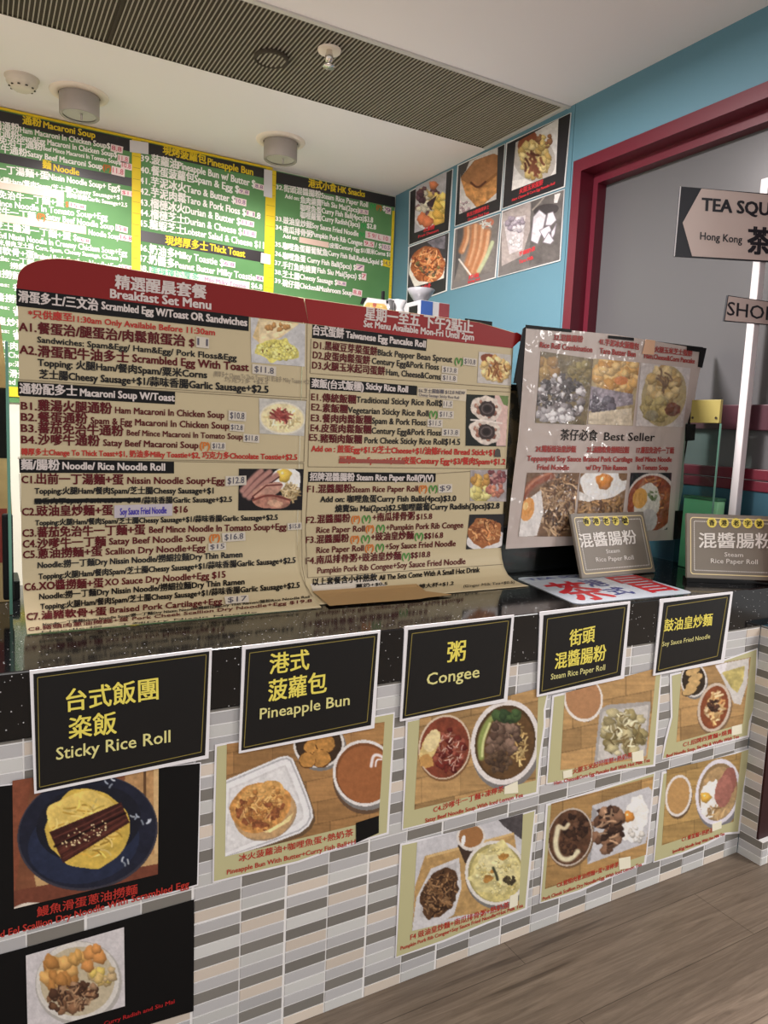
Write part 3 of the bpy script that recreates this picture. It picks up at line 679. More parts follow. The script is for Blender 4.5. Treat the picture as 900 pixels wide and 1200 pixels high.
for q, s, m, ink in (([(452, 242), (458.5, 243.5), (458, 251.5), (451.5, 250)], '9', M_BTAG, M_PURP), ([(421, 244.5), (432, 246.5), (431.5, 252), (420.5, 250)], '2.5', M_BTAG, M_PURP), ([(428.5, 270.5), (458, 277), (457.5, 285), (428, 278.5)], 'S 9/ L 10', M_BTAG, M_PINK), ([(426.5, 281), (439, 283.5), (438.5, 290.5), (426, 288)], '9.5', M_BTAG, M_PINK),
                    ([(447.5, 285.5), (458, 287.5), (457.5, 294.5), (447, 292.5)], '10.5', M_BTAG, M_PURP), ([(449, 303.5), (459, 306), (458.5, 314), (448.5, 311.5)], '14.5', M_BYEL, M_INKPEN), ([(417.5, 309), (427, 311), (426.5, 318), (417, 316)], '7', M_BTAG, M_PURP), ([(424, 319.5), (429.5, 320.5), (429, 328.5), (423.5, 327.5)], '7', M_BTAG, M_PINK),
                    ([(395.5, 328.5), (406, 330.5), (405.5, 335.5), (395, 333.5)], '5.8', M_BTAG, M_PURP), ([(413.5, 338), (424.5, 340.5), (424, 348), (413, 345.5)], '8.8', M_BTAG, M_PINK), ([(351, 277.5), (385.5, 284), (385, 290.5), (350.5, 284)], '', M_BTAPE, None)):
    sticker(BC, SB, q, s, m, ink, .0022, .01)
# yellow measuring-tape strips between the boards
def strip(x0, x1, z0, z1, label, front=2.330):
    mb = MB(); mb.box((x0, front, z0), (x1, 2.3338, z1), M_BYEL)
    o = tag(mb.build('tape_strip'), label, 'tape', 'yellow strips edging the menu boards'); mt = MB()
    z = z0 + .02
    while z < z1:
        mt.box((x0 + .004, front - .0006, z), (x1 - .004, front - .0001, z + .0018), mat('strip_tick', (170, 150, 40), .6, k=.9)); z += .05
    mt.build('tick_mark', o)
strip(-1.393, -1.354, 1.32, ZC - .014, 'yellow strip between the noodle board and the pineapple bun board')
strip(-.752, -.700, 1.32, ZC - .014, 'yellow strip between the pineapple bun board and the snacks board')
strip(-.024, -.010, 1.32, 2.44, 'thin yellow strip on the snacks board edge at the blue wall')
mb = MB(); mb.box((-2.62, 2.328, 1.325), (-1.40, 2.3338, 1.368), M_BYEL)
tag(mb.build('tape_strip'), 'yellow strip along the foot of the noodle board', 'tape', 'yellow strips edging the menu boards')
mb = MB(); mb.box((-2.62, 2.326, ZC - .013), (-.72, 2.3335, ZC - .004), M_BYEL)
tag(mb.build('tape_strip'), 'thin yellow strip along the top of the boards under the ceiling', 'tape', 'yellow strips edging the menu boards')
M_CLR = mat('clear_tape', (226, 222, 224), .3, .5, k=.9)
for q, lab in (([(152, 164), (174, 167), (174, 181), (152, 178)], 'milky tape patch on the top of the strip beside the pineapple bun board'), ([(309.5, 198), (319, 200), (319, 232), (309, 230)], 'milky tape patch on the top of the strip beside the snacks board'), ([(306, 296), (317, 298.5), (317, 310), (305.5, 308)], 'milky tape patch beside the thick toast heading')):
    mb = MB(); mb.poly(Plane((0, 2.3285, 0), (0, 1, 0)), q, 0, M_CLR, .0006); tag(mb.build('tape_patch'), lab, 'tape')
# ------------------------------------------------------------------ set menu sheets hung on the glass screen, curling onto the worktop
PL = Profile([(.365, 1.62), (.365, 1.02), (.3625, .965), (.353, .928), (.334, .900), (.305, .878), (.270, .861), (.236, .850), (.205, .8432)])
PR = Profile([(.365, 1.62), (.365, .99), (.3635, .925), (.357, .898), (.345, .874), (.326, .856), (.300, .8465), (.270, .8435), (.233, .8428)])
def sheet(prof, x0, x1, ztop, name, label, flap=None):
    P = prof.pts; seg = []
    zs = np.linspace(0, 1, 14)
    prof_pts = [(.365, None)] + [tuple(p) for p in P[1:]]
    dense = []
    for a, b in zip(P[1:-1], P[2:]):
        for t in np.linspace(0, 1, 4)[:-1]: dense.append(a + (b - a) * t)
    dense.append(P[-1])
    nx = 48; xs = np.linspace(x0, x1, nx + 1)
    xs = np.unique(np.concatenate([xs, x0 + np.array([.001, .003, .007, .012, .018, .026, .036, .05, .07])])); nx = len(xs) - 1
    rows = []
    for t in np.linspace(0, 1, 9)[:-1]:
        rows.append([(x, .365, ztop(x) + (P[1][1] - ztop(x)) * t) for x in xs])
    for p in dense: rows.append([(x, p[0], p[1]) for x in xs])
    V = np.array(rows).reshape(-1, 3); n = nx + 1
    Fs = [(j * n + i, (j + 1) * n + i, (j + 1) * n + i + 1, j * n + i + 1) for j in range(len(rows) - 1) for i in range(nx)]
    mb = MB(); mb.add(V, Fs, M_CREAM, True)
    if flap: mb.poly(Plane((0, .365, 0), (0, 1, 0)), flap, 0, M_BAND)
    o = mb.build(name)
    so = o.modifiers.new('thickness', 'SOLIDIFY'); so.thickness = .0008; so.offset = -1
    return o
def ztl(x):
    z = 1.574 - (x + 1.83) * .029; d = (-1.957 + .105) - x
    if d > 0: z -= .055 * (1 - math.sqrt(max(0, 1 - (d / .105) ** 2)))
    return z
def ztr(x): return 1.560 - (x + 1.345) * .004 - max(0, x + .83) * .12
ML = sheet(PL, -1.957, -1.346, ztl, 'menu_poster', 0)
tag(ML, 'cream breakfast set menu sheet with sections A to C, curling onto the black worktop', 'menu', 'set menu sheets on the glass screen')
MR = sheet(PR, -1.3445, -.706, ztr, 'menu_poster', 0)
tag(MR, 'cream set menu sheet with sections D to F and brown tape at its foot', 'menu', 'set menu sheets on the glass screen')
def bandtop(px): return None
# red bands
mb = MB(); FP = Plane((0, .365, 0), (0, 1, 0))
xs = [-1.9565, -1.9555, -1.952, -1.946, -1.938, -1.925, -1.905, -1.88, -1.855, -1.83, -1.7, -1.5, -1.3465]
def pxz(x, y, z):
    c = R @ (np.array([x, y, z]) - CAM); return (450 + F_PX * c[0] / c[2], 600 + F_PX * c[1] / c[2])
top = [pxz(x, .365, ztl(x) - .001) for x in xs]
mb.poly(FP, [(19.2, 338.2)] + top + [(361.6, 379), (293, 371.5)], .0008, M_BAND); mb.build('header_band', ML)
mb = MB(); top = [pxz(x, .365, ztr(x) - .001) for x in (-1.344, -1.2, -1.0, -.83, -.7065)]
mb.poly(FP, [(361.9, 379.2)] + top + [(606, 389.6), (613, 393.2), (617.5, 394.6), (616, 397.5), (608, 400.5), (602.5, 405.5), (600.4, 408), (480, 394.8)], .0010, mat('menu_red_bright', (124, 24, 24), .42, .25), .0008); mb.build('header_band', MR)
B_, K_, R_, L_, O_, G_, PU_, GY_ = M_INKR, M_INK, M_INKRED, M_LETTER, M_INKOR, M_INKGR, M_INKBL, M_INKGY
def heads(par, surf, lst):
    for q in lst:
        mb = MB(); mb.quad(surf, q, .0009, M_BLACK, 1, 1); mb.build('section_header', par)
heads(ML, PL, [[(18.8, 337.8), (291.7, 370.9), (291.4, 388), (19.2, 358.5)], [(20.7, 447.2), (205.3, 458.8), (205, 474), (21.2, 463.8)], [(22.2, 537.5), (204, 540.8), (204, 554.8), (22.9, 554)]])
heads(MR, PR, [[(366.3, 380.4), (500.5, 397.3), (499.4, 411.3), (365.6, 396)], [(363.2, 442.2), (488.9, 452.3), (488.4, 463.2), (363.2, 455.9)], [(361.2, 552.7), (510.8, 554.5), (510.3, 564.8), (360.9, 564.8)]])
TOP = 'Topping:火腿Ham/餐肉Spam/芝士腸Chessy Sausage+$1/蒜味香腸Garlic Sausage+$2.5'
NOO = 'Noodle:撈一丁麵Dry Nissin Noodle/撈細拉麵Dry Thin Ramen'
def F1(s): return s
letters(ML, PL, [
 ('精選醒晨套餐', 135.2, 338, 241.8, 350.5, 15.5, L_, .03), ('Breakfast Set Menu', 129.4, 348.7, 247.1, 362.5, 10, L_, .035),
 ('滑蛋多士/三文治', 21.7, 353.6, 114.8, 364.2, 13, L_, .025), ('Scrambled Egg W/Toast OR Sandwiches', 119.2, 362, 289.4, 382.2, 8.6, L_, .035),
 ('*只供應至', 33.2, 372.5, 84.5, 377, 9.5, R_), ('11:30am Only Available Before 11:30am', 86, 376.8, 251.8, 393, 6.8, R_),
 ('A1.', 22.4, 387.4, 42.6, 389, 9.4, B_, .03), ('餐蛋治/腿蛋治/肉鬆煎蛋治', 44.5, 391, 216.8, 406, 13, B_, .026), ('$', 221.8, 405.5, 227.6, 406, 8.5, B_),
 ('Sandwiches: Spam&Egg/ Ham&Egg/ Pork Floss&Egg', 43.8, 401.1, 277.3, 422.6, 6.8, K_),
 ('A2.', 23.1, 414, 42.9, 416, 9.4, B_, .03), ('滑蛋配牛油多士', 44.5, 418, 150.8, 425.6, 13, B_, .026), ('Scrambled Egg With Toast', 155.4, 424.1, 291.3, 434.9, 9, B_, .03),
 ('Topping: 火腿Ham/餐肉Spam/粟米Corns', 44.5, 428.9, 242.5, 443.6, 10, K_), ('(轉厚多士 Change To Thick Toast +$1 奶油多 Milky Toastie +$2', 250, 441, 362, 450.5, 6.5, GY_, 0), ('巧克力多 +$2.5', 263, 447.5, 314, 450.5, 5.5, GY_, 0),
 ('芝士腸Cheesy Sausage+$1/蒜味香腸Garlic Sausage+$2.5', 46.2, 443.2, 314.4, 461, 10.5, K_),
 ('通粉配多士', 23.2, 461.2, 90.3, 464.3, 12, L_, .025), ('Macaroni Soup W/Toast', 94, 463.8, 204.5, 470.2, 8.2, L_, .035),
 ('B1.', 24.8, 479.7, 43.1, 480.6, 8.6, B_, .03), ('雞湯火腿通粉', 44.8, 481.4, 131, 485.2, 12.8, B_, .026), ('Ham Macaroni In Chicken Soup', 135.1, 484.1, 262.8, 490, 7.4, B_, .025),
 ('B2.', 24.8, 492.7, 43.1, 493.6, 8.6, B_, .03), ('餐蛋通粉', 44.8, 495, 102.3, 496.8, 12.2, B_, .026), ('Spam & Egg Macaroni In Chicken Soup', 106.4, 496.3, 268.3, 502.7, 7.4, B_, .025),
 ('B3.', 24.8, 505.8, 43.1, 506.6, 8.6, B_, .03), ('蕃茄免治牛通粉', 44.8, 507.6, 144.5, 511.2, 12.2, B_, .026), ('Beef Mince Macaroni In Tomato Soup', 148.7, 510.2, 284, 515, 6.6, B_, .022),
 ('B4.', 25, 519.2, 43.1, 519.8, 8.6, B_, .03), ('沙嗲牛通粉', 44.8, 521.2, 116.8, 522.8, 12.2, B_, .026), ('Satay Beef Macaroni Soup', 121.1, 522.3, 232.4, 525.4, 7.4, B_, .025), ('(P)', 234.2, 525.5, 245.7, 526.2, 7.6, O_),
 ('轉厚多士Change To Thick Toast+$1, 奶油多Milky Toastie+$2, 巧克力多Chocolate Toastie+$2.5', 25, 533, 348.2, 539.2, 8, R_),
 ('麵/腸粉', 25, 550.4, 69.8, 551, 12, L_, .025), ('Noodle/ Rice Noodle Roll', 73.4, 549.8, 193.2, 551.4, 8.2, L_, .035),
 ('C1.', 25.5, 566, 41.7, 566.4, 8.4, B_, .03), ('出前一丁湯麵+蛋', 43.1, 567.2, 144.5, 568, 12, B_, .026), ('Nissin Noodle Soup+Egg', 149.4, 566.8, 263, 567.2, 7.8, B_, .026),
 ('Topping:火腿Ham/餐肉Spam/芝士腸Chessy Sausage+$1', 40.7, 579, 250.2, 578.6, 8.4, K_), ('五香肉丁Spicy Pork cubes+$4.5', 40.2, 591, 165, 589.2, 7.5, K_, .02), ('/蒜味香腸Garlic Sausage+$2.5', 166, 590, 271.7, 588.4, 7.8, K_),
 ('C2.', 26, 604, 42.4, 603.8, 8.4, B_, .03), ('豉油皇炒麵+蛋', 43.1, 604.8, 132.4, 603.8, 12, B_, .026), ('$16', 203.6, 600.7, 219.9, 600.4, 7.4, B_, .026),
 (TOP, 41.4, 616, 325.4, 609.4, 7.6, K_),
 ('C3.', 26.5, 629.1, 42.4, 628.4, 8.4, B_, .03), ('蕃茄免治牛一丁麵+蛋', 43.8, 629.8, 170, 626.4, 11.8, B_, .026), ('Beef Mince Noodle In Tomato Soup+Egg', 175, 624.5, 335.5, 620.7, 7.4, B_, .026),
 ('C4.', 26.9, 641.8, 42.9, 641, 8.4, B_, .03), ('沙嗲牛一丁麵', 43.8, 642.8, 124, 640, 11.4, B_, .026), ('Satay Beef Noodle Soup', 128, 638.2, 240.4, 633.9, 7.4, B_, .026), ('(P)', 245.2, 634.2, 257.7, 633.4, 7.6, O_),
 ('C5.', 27.2, 654.4, 43.4, 653.4, 8.4, B_, .03), ('蔥油撈麵+蛋', 44.6, 654.8, 119.7, 651.5, 11.2, B_, .026), ('Scallion Dry Noodle+Egg', 124, 650, 240.7, 645.4, 7.4, B_, .026),
 (NOO, 44.3, 666.2, 284, 653.2, 8.6, K_), (TOP, 45.3, 679.2, 346.3, 659.8, 8.2, K_),
 ('C6.', 28.7, 692, 44.3, 691.2, 8.2, B_, .03), ('XO醬撈麵+蛋', 45.7, 691.4, 121.1, 687.8, 11, B_, .026), ('XO Sauce Dry Noodle+Egg $15', 122.9, 686.2, 264.2, 676.6, 7.4, B_, .026),
 (NOO, 46, 702.8, 286.4, 685, 8.4, K_), (TOP, 47.4, 714.4, 351, 688.8, 8, K_),
 ('C7.', 31.3, 726.6, 46.7, 725.6, 7.8, B_, .03), ('滷豬軟骨+蛋', 48.6, 726, 124.7, 720.6, 9.6, B_, .026), ('Braised Pork Cartilage+Egg', 129, 718.4, 260.2, 707.4, 6.6, B_, .026),
 ('Noodle:一丁湯麵Nissin Noodle Soup/撈一丁麵Dry Nissin Noodle/撈細拉麵Dry Thin Ramen/腸粉Rice Noodle Roll', 50, 733.4, 363, 700.6, 3.6, K_),
 ('C8.豬頸肉蔥油撈麵+蛋 Pork Cheek Scallion Dry Noodle+Egg $19.8', 33, 739.4, 365.5, 705.6, 4.6, B_, .02), ('Noodle:撈一丁麵Dry Nissin Noodle', 49, 741.6, 301, 718.3, 2.6, K_, .0)], .0016)
mb = MB()
for a, b in (((20, 444.6), (360, 466.3)), ((20, 446.6), (360, 469)), ((20.7, 536), (356, 541.5)), ((20.7, 537.4), (356, 543.4)), ((360, 379), (359.2, 466)), ((359, 469), (356.2, 541)), ((356, 543.4), (353.4, 600)), ((353.4, 600), (354, 664)), ((354, 664), (358, 685)), ((358, 685), (366, 699)), ((22.7, 555), (24.4, 600))):
    mb.line(PL, a, b, .7, .0010, M_LINE)
mb.line(PL, (40.2, 587.4), (165, 585.6), 4.6, .0022, M_BLACK)
mb.build('rule_line', ML)
for q, s in (([(230, 394), (245, 396), (245, 408.5), (229.8, 406.8)], '11'), ([(295.6, 426.5), (323.8, 429.7), (323.5, 441), (295.6, 437.5)], '$11.8'), ([(268, 480.8), (288.7, 483), (288.3, 493.8), (267.6, 492.4)], '$10.8'), ([(269.5, 495.8), (286.5, 497.4), (286, 506.2), (269, 504.7)], '$12.8'),
             ([(285.4, 508.3), (304.2, 509.7), (303.7, 519), (285, 517.7)], '$11.8'), ([(247.5, 518), (264.5, 518.6), (264.5, 527.6), (247.5, 527)], '$12.8'), ([(264.4, 558), (288.7, 557.4), (288.7, 568.2), (264.4, 569.7)], '$12.8'), ([(336.7, 613.2), (353.4, 612.2), (353.6, 620.4), (337.4, 621.4)], '$15.8'),
             ([(260, 624.8), (287.3, 623), (287.8, 633.4), (260.8, 635.2)], '$16.8'), ([(244.3, 637), (265, 635.6), (265, 644.3), (244.3, 645.7)], '$15'), ([(263, 699), (291, 697), (292, 705.4), (264.5, 708)], '$17')):
    sticker(ML, PL, q, s, M_TAG, M_INKPEN, .0026, .012)
sticker(ML, PL, [(134, 592.2), (202, 590.2), (202, 604.4), (134, 607)], 'Soy Sauce Fried Noodle', mat('tag_lilac', (166, 158, 164), .55, .3), M_INKBL, .0024, .022, .52)
# right sheet
letters(MR, PR, [
 ('星期一至五 下午2點止', 427.8, 374.6, 553.9, 391.2, 14.6, L_, .03), ('Set Menu Available Mon-Fri Until 2pm', 426.2, 382.8, 555.1, 399, 7.6, L_, .03),
 ('台式蛋餅', 366.8, 392.4, 402.6, 396.8, 11.6, L_, .025), ('Taiwanese Egg Pancake Roll', 405.2, 395.6, 498.6, 407.2, 7.6, L_, .035),
 ('D1.', 367.4, 408, 379.5, 409.4, 7.8, B_, .02), ('黑椒豆芽菜蛋餅', 380.8, 409.9, 442, 417, 9.8, B_, .02), ('Black Pepper Bean Sprout', 442.8, 416.2, 529.8, 424.8, 7, K_, .02), ('(V)', 532.9, 426, 542.2, 427, 7, G_),
 ('D2.', 366.8, 419.6, 379, 421, 7.8, B_, .02), ('皮蛋肉鬆蛋餅', 379.9, 422, 433.5, 427.4, 9.8, B_, .02), ('Century Egg&Pork Floss', 435.8, 426.2, 514.2, 433.6, 7, K_, .02),
 ('D3.', 366, 431.6, 378.6, 432.8, 7.8, B_, .02), ('火腿玉米起司蛋餅', 379.5, 433.6, 451, 440, 9.8, B_, .02), ('Ham, Cheese&Corns', 452.6, 439.3, 516, 445, 7, K_, .02),
 ('粢飯(台式飯糰)', 365.2, 453.9, 425.9, 458.4, 10, L_, .025), ('Sticky Rice Roll', 429, 456, 477.8, 459.8, 7.2, L_, .035),
 ('E1.', 364.8, 468.8, 376.4, 469.6, 7.6, B_, .02), ('傳統飯糰', 377.5, 471, 416.9, 473.2, 9.8, B_, .02), ('Traditional Sticky Rice Roll$', 417.7, 471.6, 518, 476, 7, K_, .02),
 ('E2.', 365, 480.5, 377, 481.4, 7.6, B_, .02), ('素飯糰', 378, 483, 407.2, 484.4, 9.8, B_, .02), ('Vegetarian Sticky Rice Roll', 407.9, 483.6, 502, 488, 7, K_, .02), ('(V)', 503, 488.4, 512.4, 489.2, 7, G_),
 ('E3.', 364.5, 493.2, 376.4, 494, 7.6, B_, .02), ('餐肉肉鬆飯糰', 378, 495.2, 435.2, 497.2, 9.8, B_, .02), ('Spam & Pork Floss', 436, 496.4, 499, 498.6, 7, K_, .02),
 ('E4.', 364, 505, 375.4, 505.6, 7.6, B_, .02), ('皮蛋肉鬆飯糰', 376.4, 506.6, 434.8, 508.4, 9.8, B_, .02), ('Century Egg&Pork Floss', 435.5, 508, 516.6, 510.6, 7, K_, .02),
 ('E5.', 362.4, 516.2, 374.2, 516.8, 7.6, B_, .02), ('豬頸肉飯糰', 375.3, 518.6, 423.9, 520, 9.8, B_, .02), ('Pork Cheek Sticky Rice Roll$14.5', 427.3, 519.3, 539.1, 521.4, 7, K_, .02),
 ('Add on : 煎蛋Egg+$1.5/芝士Cheese+$1/油條Fried Bread Stick+$1', 365, 529.3, 579.5, 534, 8.4, R_), ('豆芽Bean Sprout+$1.5/皮蛋Century Egg+$3/餐肉Spam+$1.2', 397.4, 542.6, 592, 544.8, 8.4, R_),
 ('招牌混醬腸粉', 363.2, 563.2, 415.3, 563.8, 9, L_, .025), ('Steam Rice Paper Roll(P)(V)', 418, 562.8, 507.7, 563.4, 6.8, L_, .035),
 ('F1.', 360, 576.8, 371.8, 577, 7.4, B_, .02), ('混醬腸粉', 373, 577.8, 412.2, 577.2, 9.6, B_, .02), ('Steam Rice Paper Roll', 412.7, 577, 489.6, 575.9, 6.8, B_, .02), ('(P)', 490.6, 576, 500.5, 575.8, 7, O_), ('(V)', 502.6, 576, 512.4, 575.8, 7, G_),
 ('Add on: 咖哩魚蛋Curry Fish Balls(4pcs)$3.0', 375.4, 588.8, 534.4, 587.6, 8.4, K_), ('燒賣Siu Mai(2pcs)$2.5咖哩蘿蔔Curry Radish(3pcs)$2.8', 392.8, 600, 585.2, 596.2, 8.4, K_),
 ('F2.', 358.9, 613.2, 370.6, 612.6, 7.4, B_, .02), ('混醬腸粉', 371.8, 613.4, 410.3, 611.9, 9.6, B_, .02), ('(P)', 411.7, 611.8, 421.9, 611.4, 7, O_), ('(V)', 424.3, 611.3, 434.4, 610.8, 7, G_), ('+南瓜排骨粥', 436.8, 611, 485.6, 609.2, 9.4, B_, .02), ('$15.8', 488, 608.9, 506.3, 608, 6.4, B_, .02),
 ('Rice Paper Roll', 371, 624.6, 427.3, 622.8, 7, B_, .02), ('(P)', 428.5, 622.8, 438.3, 622.4, 7, O_), ('(V)', 441, 622.3, 451, 621.9, 7, G_), ('+Pumpkin Pork Rib Congee', 452.7, 621.6, 542.8, 618.4, 6.8, B_, .02),
 ('F3.', 358.6, 636.5, 370, 635.8, 7.4, B_, .02), ('混醬腸粉', 371, 637, 408.8, 635.2, 9.4, B_, .02), ('(P)', 410.7, 635.2, 421, 634.8, 7, O_), ('(V)', 423.4, 634.6, 433.5, 634.2, 7, G_), ('+豉油皇炒麵', 435, 634, 484.6, 631.8, 9.4, B_, .02), ('(V)', 486, 631.8, 496, 631.4, 7, G_), ('$$16.8', 497.2, 631.1, 519.1, 630.2, 6.4, B_, .02),
 ('Rice Paper Roll', 371, 648.2, 426.2, 645.6, 7, B_, .02), ('(P)', 427.8, 645.4, 437.9, 644.9, 7, O_), ('(V)', 440.2, 644.7, 450, 644.3, 7, G_), ('+Soy Sauce Fried Noodle', 451.9, 643.8, 533.9, 640, 6.8, B_, .02),
 ('F4.', 358.6, 661, 370, 660.4, 7.4, B_, .02), ('南瓜排骨粥', 371, 661, 418.1, 658.4, 9.4, B_, .02), ('+豉油皇炒麵', 419.5, 658.4, 469.8, 655.8, 9.4, B_, .02), ('(V)', 471, 655.4, 480.7, 654.9, 7, G_), ('$$18.8', 481.4, 653.8, 504, 652.6, 6.4, B_, .02),
 ('Pumpkin Pork Rib Congee+Soy Sauce Fried Noodle', 372.2, 672, 545.4, 660.8, 6.8, B_, .02),
 ('以上套餐含小杯熱飲', 366.3, 686.3, 441.8, 680.5, 8.2, K_), ('All The Sets Come With A Small Hot Drink', 444.4, 679.9, 562.1, 670.4, 6, K_),
 ('薑奶+$0.5', 417, 688.6, 454, 685.4, 4.2, K_), ('轉大杯+$1.2', 491, 689.6, 531.6, 685.4, 5, K_), ('(Ginger Milk Tea+$0.5)', 543, 688.4, 603, 683.4, 3, K_, .01)], .0016)
mb = MB()
for a, b in (((364, 437.5), (599.5, 455)), ((364.6, 397), (363.4, 437.5)), ((489, 454), (599, 459.5)), ((363, 456.5), (361, 547)), ((361, 547), (595.5, 549.6)), ((361, 565), (358, 620)), ((358, 620), (360.6, 677)), ((360.6, 677), (589.3, 661.3)), ((511, 555), (551, 552.4))):
    mb.line(PR, a, b, .7, .0010, M_LINE)
mb.line(PR, (397.4, 539.6), (474.4, 541.6), 4.4, .0022, mat('ink_brown', (140, 66, 54), .6, k=1.2)); mb.build('rule_line', MR)
for q, s in (([(543, 418.5), (559, 420.5), (558.6, 429.5), (542.6, 427.5)], '$10.8'), ([(518, 428.5), (537, 431), (536.6, 439), (517.6, 436.8)], '$13.8'), ([(517.4, 438), (536, 440), (535.6, 448.2), (517, 446.4)], '$11.8'), ([(519, 468.8), (531, 469.6), (530.6, 478.4), (518.6, 477.8)], '11.5'),
             ([(513.6, 480.8), (532, 482), (531.6, 490.6), (513.2, 489.8)], '$11.5'), ([(501, 491), (519, 492), (518.6, 501), (500.6, 500.2)], '$11.5'), ([(518, 502), (539, 503), (538.6, 511.6), (517.6, 510.8)], '$13.8'), ([(513.6, 567.6), (530, 567), (530, 577), (513.6, 577.6)], '$9')):
    sticker(MR, PR, q, s, M_TAG, M_INKPEN, .0026, .0)
o = sticker(MR, PR, [(489.6, 454), (546.9, 456.4), (546, 470.4), (489.3, 464.6)], '', mat('note_cream', (180, 168, 146), .5), name='handwritten_note')
letters(o, PR, [('E6.芝士腸飯糰 $12.8 NEW', 491, 459.8, 545, 462.6, 4.8, M_INKPEN, .01), ('Cheesy Sausage Sticky Rice Roll', 491, 464, 538, 467.6, 3.2, M_INKPEN, .01)], .0030)
mb = MB(); mb.poly(PR, [(579.2, 535.4), (580, 528), (583, 525.4), (586, 527), (587, 535.6)], .0024, mat('ink_smudge', (70, 66, 60), .6, k=1.1)); mb.build('pen_mark', MR)
mb = MB(); mb.quad(PR, [(363.5, 684), (441, 678), (453, 686.5), (367, 693.5)], .0007, M_TAG, 8, 6); mb.build('paper_label', MR)
mb = MB(); mb.quad(PR, [(366, 692.6), (488, 684.2), (492, 702), (386, 710.0)], .0026, M_BROWN, 16, 10); mb.quad(PR, [(488, 684.2), (499, 692.6), (500, 700.4), (492, 702)], .0026, M_BROWN, 4, 6); mb.quad(PR, [(499, 692.6), (529, 696.4), (529, 697.2), (500, 700.4)], .0026, M_BROWN, 6, 4); mb.build('brown_tape', MR)
mb = MB(); mb.poly(FP, [(545, 373.0), (577, 377), (576.6, 384), (545, 381)], -.0012, M_BLACK, .0008); mb.build('black_tape', MR)
# little food pictures on the sheets
p = Print([(293.7, 371.9), (357.7, 379.8), (357, 429.7), (294.6, 424.6)], .6); p.fill((172, 170, 170), .08)
p.poly([(296, 395), (304, 372), (352, 378), (342, 384), (330, 395), (306, 404)], (196, 166, 110), .2); p.poly([(303, 374), (350, 380), (335, 391), (304, 404)], (212, 188, 140), .2, 8); p.blobs(327, 384, 14, 5, 10, 2, 4, [(176, 122, 60)])
p.ell(325, 411, 25, 13, (196, 184, 78), 8, .25, .2, 4); p.ell(306, 412, 8, 5, (200, 188, 82), 8, .3, .2, 4); p.blobs(326, 410, 23, 11, 160, 1.2, 3, [(204, 194, 88), (190, 178, 70), (212, 204, 110)], 8); p.blobs(326, 411, 20, 10, 10, .8, 1.3, [(120, 90, 40)]); picture(p, PL, .0012, ML)
p = Print([(303.6, 466.5), (358.8, 470), (356.3, 511), (304.2, 508)], .6); p.fill((168, 164, 156), .08); p.ell(331, 490, 27, 19, (196, 188, 168), 5); p.ell(331, 490, 25, 17, (206, 190, 140), 5, 0, .12)
p.strands(331, 491, 23, 14, 90, 1.1, 7, [(206, 186, 130), (190, 166, 104), (222, 208, 160)]); p.strands(329, 487, 14, 9, 45, 1.2, 9, [(150, 56, 50), (128, 44, 40), (176, 90, 76)], ang=.4); picture(p, PL, .0012, ML)
p = Print([(280, 549.2), (355.9, 549.7), (354, 597.8), (279.3, 598.3)], .6); p.fill((26, 22, 24))
p.egg(336, 562, 18, 14, 10, 333, 557, 8.2, (214, 172, 50)); p.strands(340, 577, 13, 13, 90, 1, 6, [(168, 142, 92), (140, 112, 66), (190, 166, 120)])
for i, (a, b, c, d) in enumerate(((284, 575, 306, 552), (287, 580, 316, 553), (292, 583, 324, 557))): p.stroke([(a, b), ((a + c) / 2 + 1, (b + d) / 2 - 3), (c, d)], 4.6, (166, 112, 100)); p.stroke([(a + 3, b + 1.5), ((a + c) / 2 + 4, (b + d) / 2), (c + 3, d + 2)], 1.2, (70, 24, 28))
p.ell(313, 575, 19, 8, (176, 124, 104), -20, .1, .2); p.stroke([(296, 582), (312, 569), (330, 568)], 1.2, (96, 36, 32)); p.ell(318, 588, 22, 8.5, (164, 104, 84), 4, .1, .25); p.stroke([(297, 586), (316, 579), (340, 586)], 1.6, (110, 44, 36)); p.ell(322, 590, 9, 4, (190, 140, 110), 4, .2, .2); picture(p, PL, .0012, ML)
p = Print([(561.2, 412.1), (599, 416), (599, 451.8), (559.3, 448.6)], .6); p.fill((176, 168, 160), .06); p.ell(574, 421, 11, 6, (130, 60, 34), 15); p.blobs(581, 432, 16, 14, 60, 2.6, 5, [(204, 166, 92), (186, 140, 70), (218, 186, 120)], 10); p.strands(581, 434, 15, 12, 16, 1.3, 8, [(126, 70, 36), (150, 90, 46)], ang=1.2); picture(p, PR, .0012, MR)
p = Print([(546.4, 462), (595.9, 464), (592.8, 523.4), (545.6, 522.3)], .6); p.fill((30, 34, 30)); p.poly([(580, 462), (596, 464), (593, 523), (582, 523)], (196, 158, 148)); p.poly([(585, 463), (596, 464), (595, 476), (590, 474)], (92, 120, 60))
for cx, cy in ((570, 479), (569, 506)):
    p.ell(cx, cy, 19, 14.5, (196, 180, 166), 15, .12, .15, 4); p.blobs(cx, cy, 14, 10, 30, 1.5, 2.6, [(120, 70, 54), (176, 150, 130), (150, 96, 76)], 15); p.ell(cx + 1, cy, 10, 9, (58, 46, 44), 15, .1); p.ring(cx + 1, cy, 7, 6.2, (92, 80, 78), .18); p.ell(cx + 1, cy, 4, 3.6, (38, 30, 30))
p.stroke([(552, 492), (570, 493), (588, 496)], 1.4, (210, 196, 186)); picture(p, PR, .0012, MR)
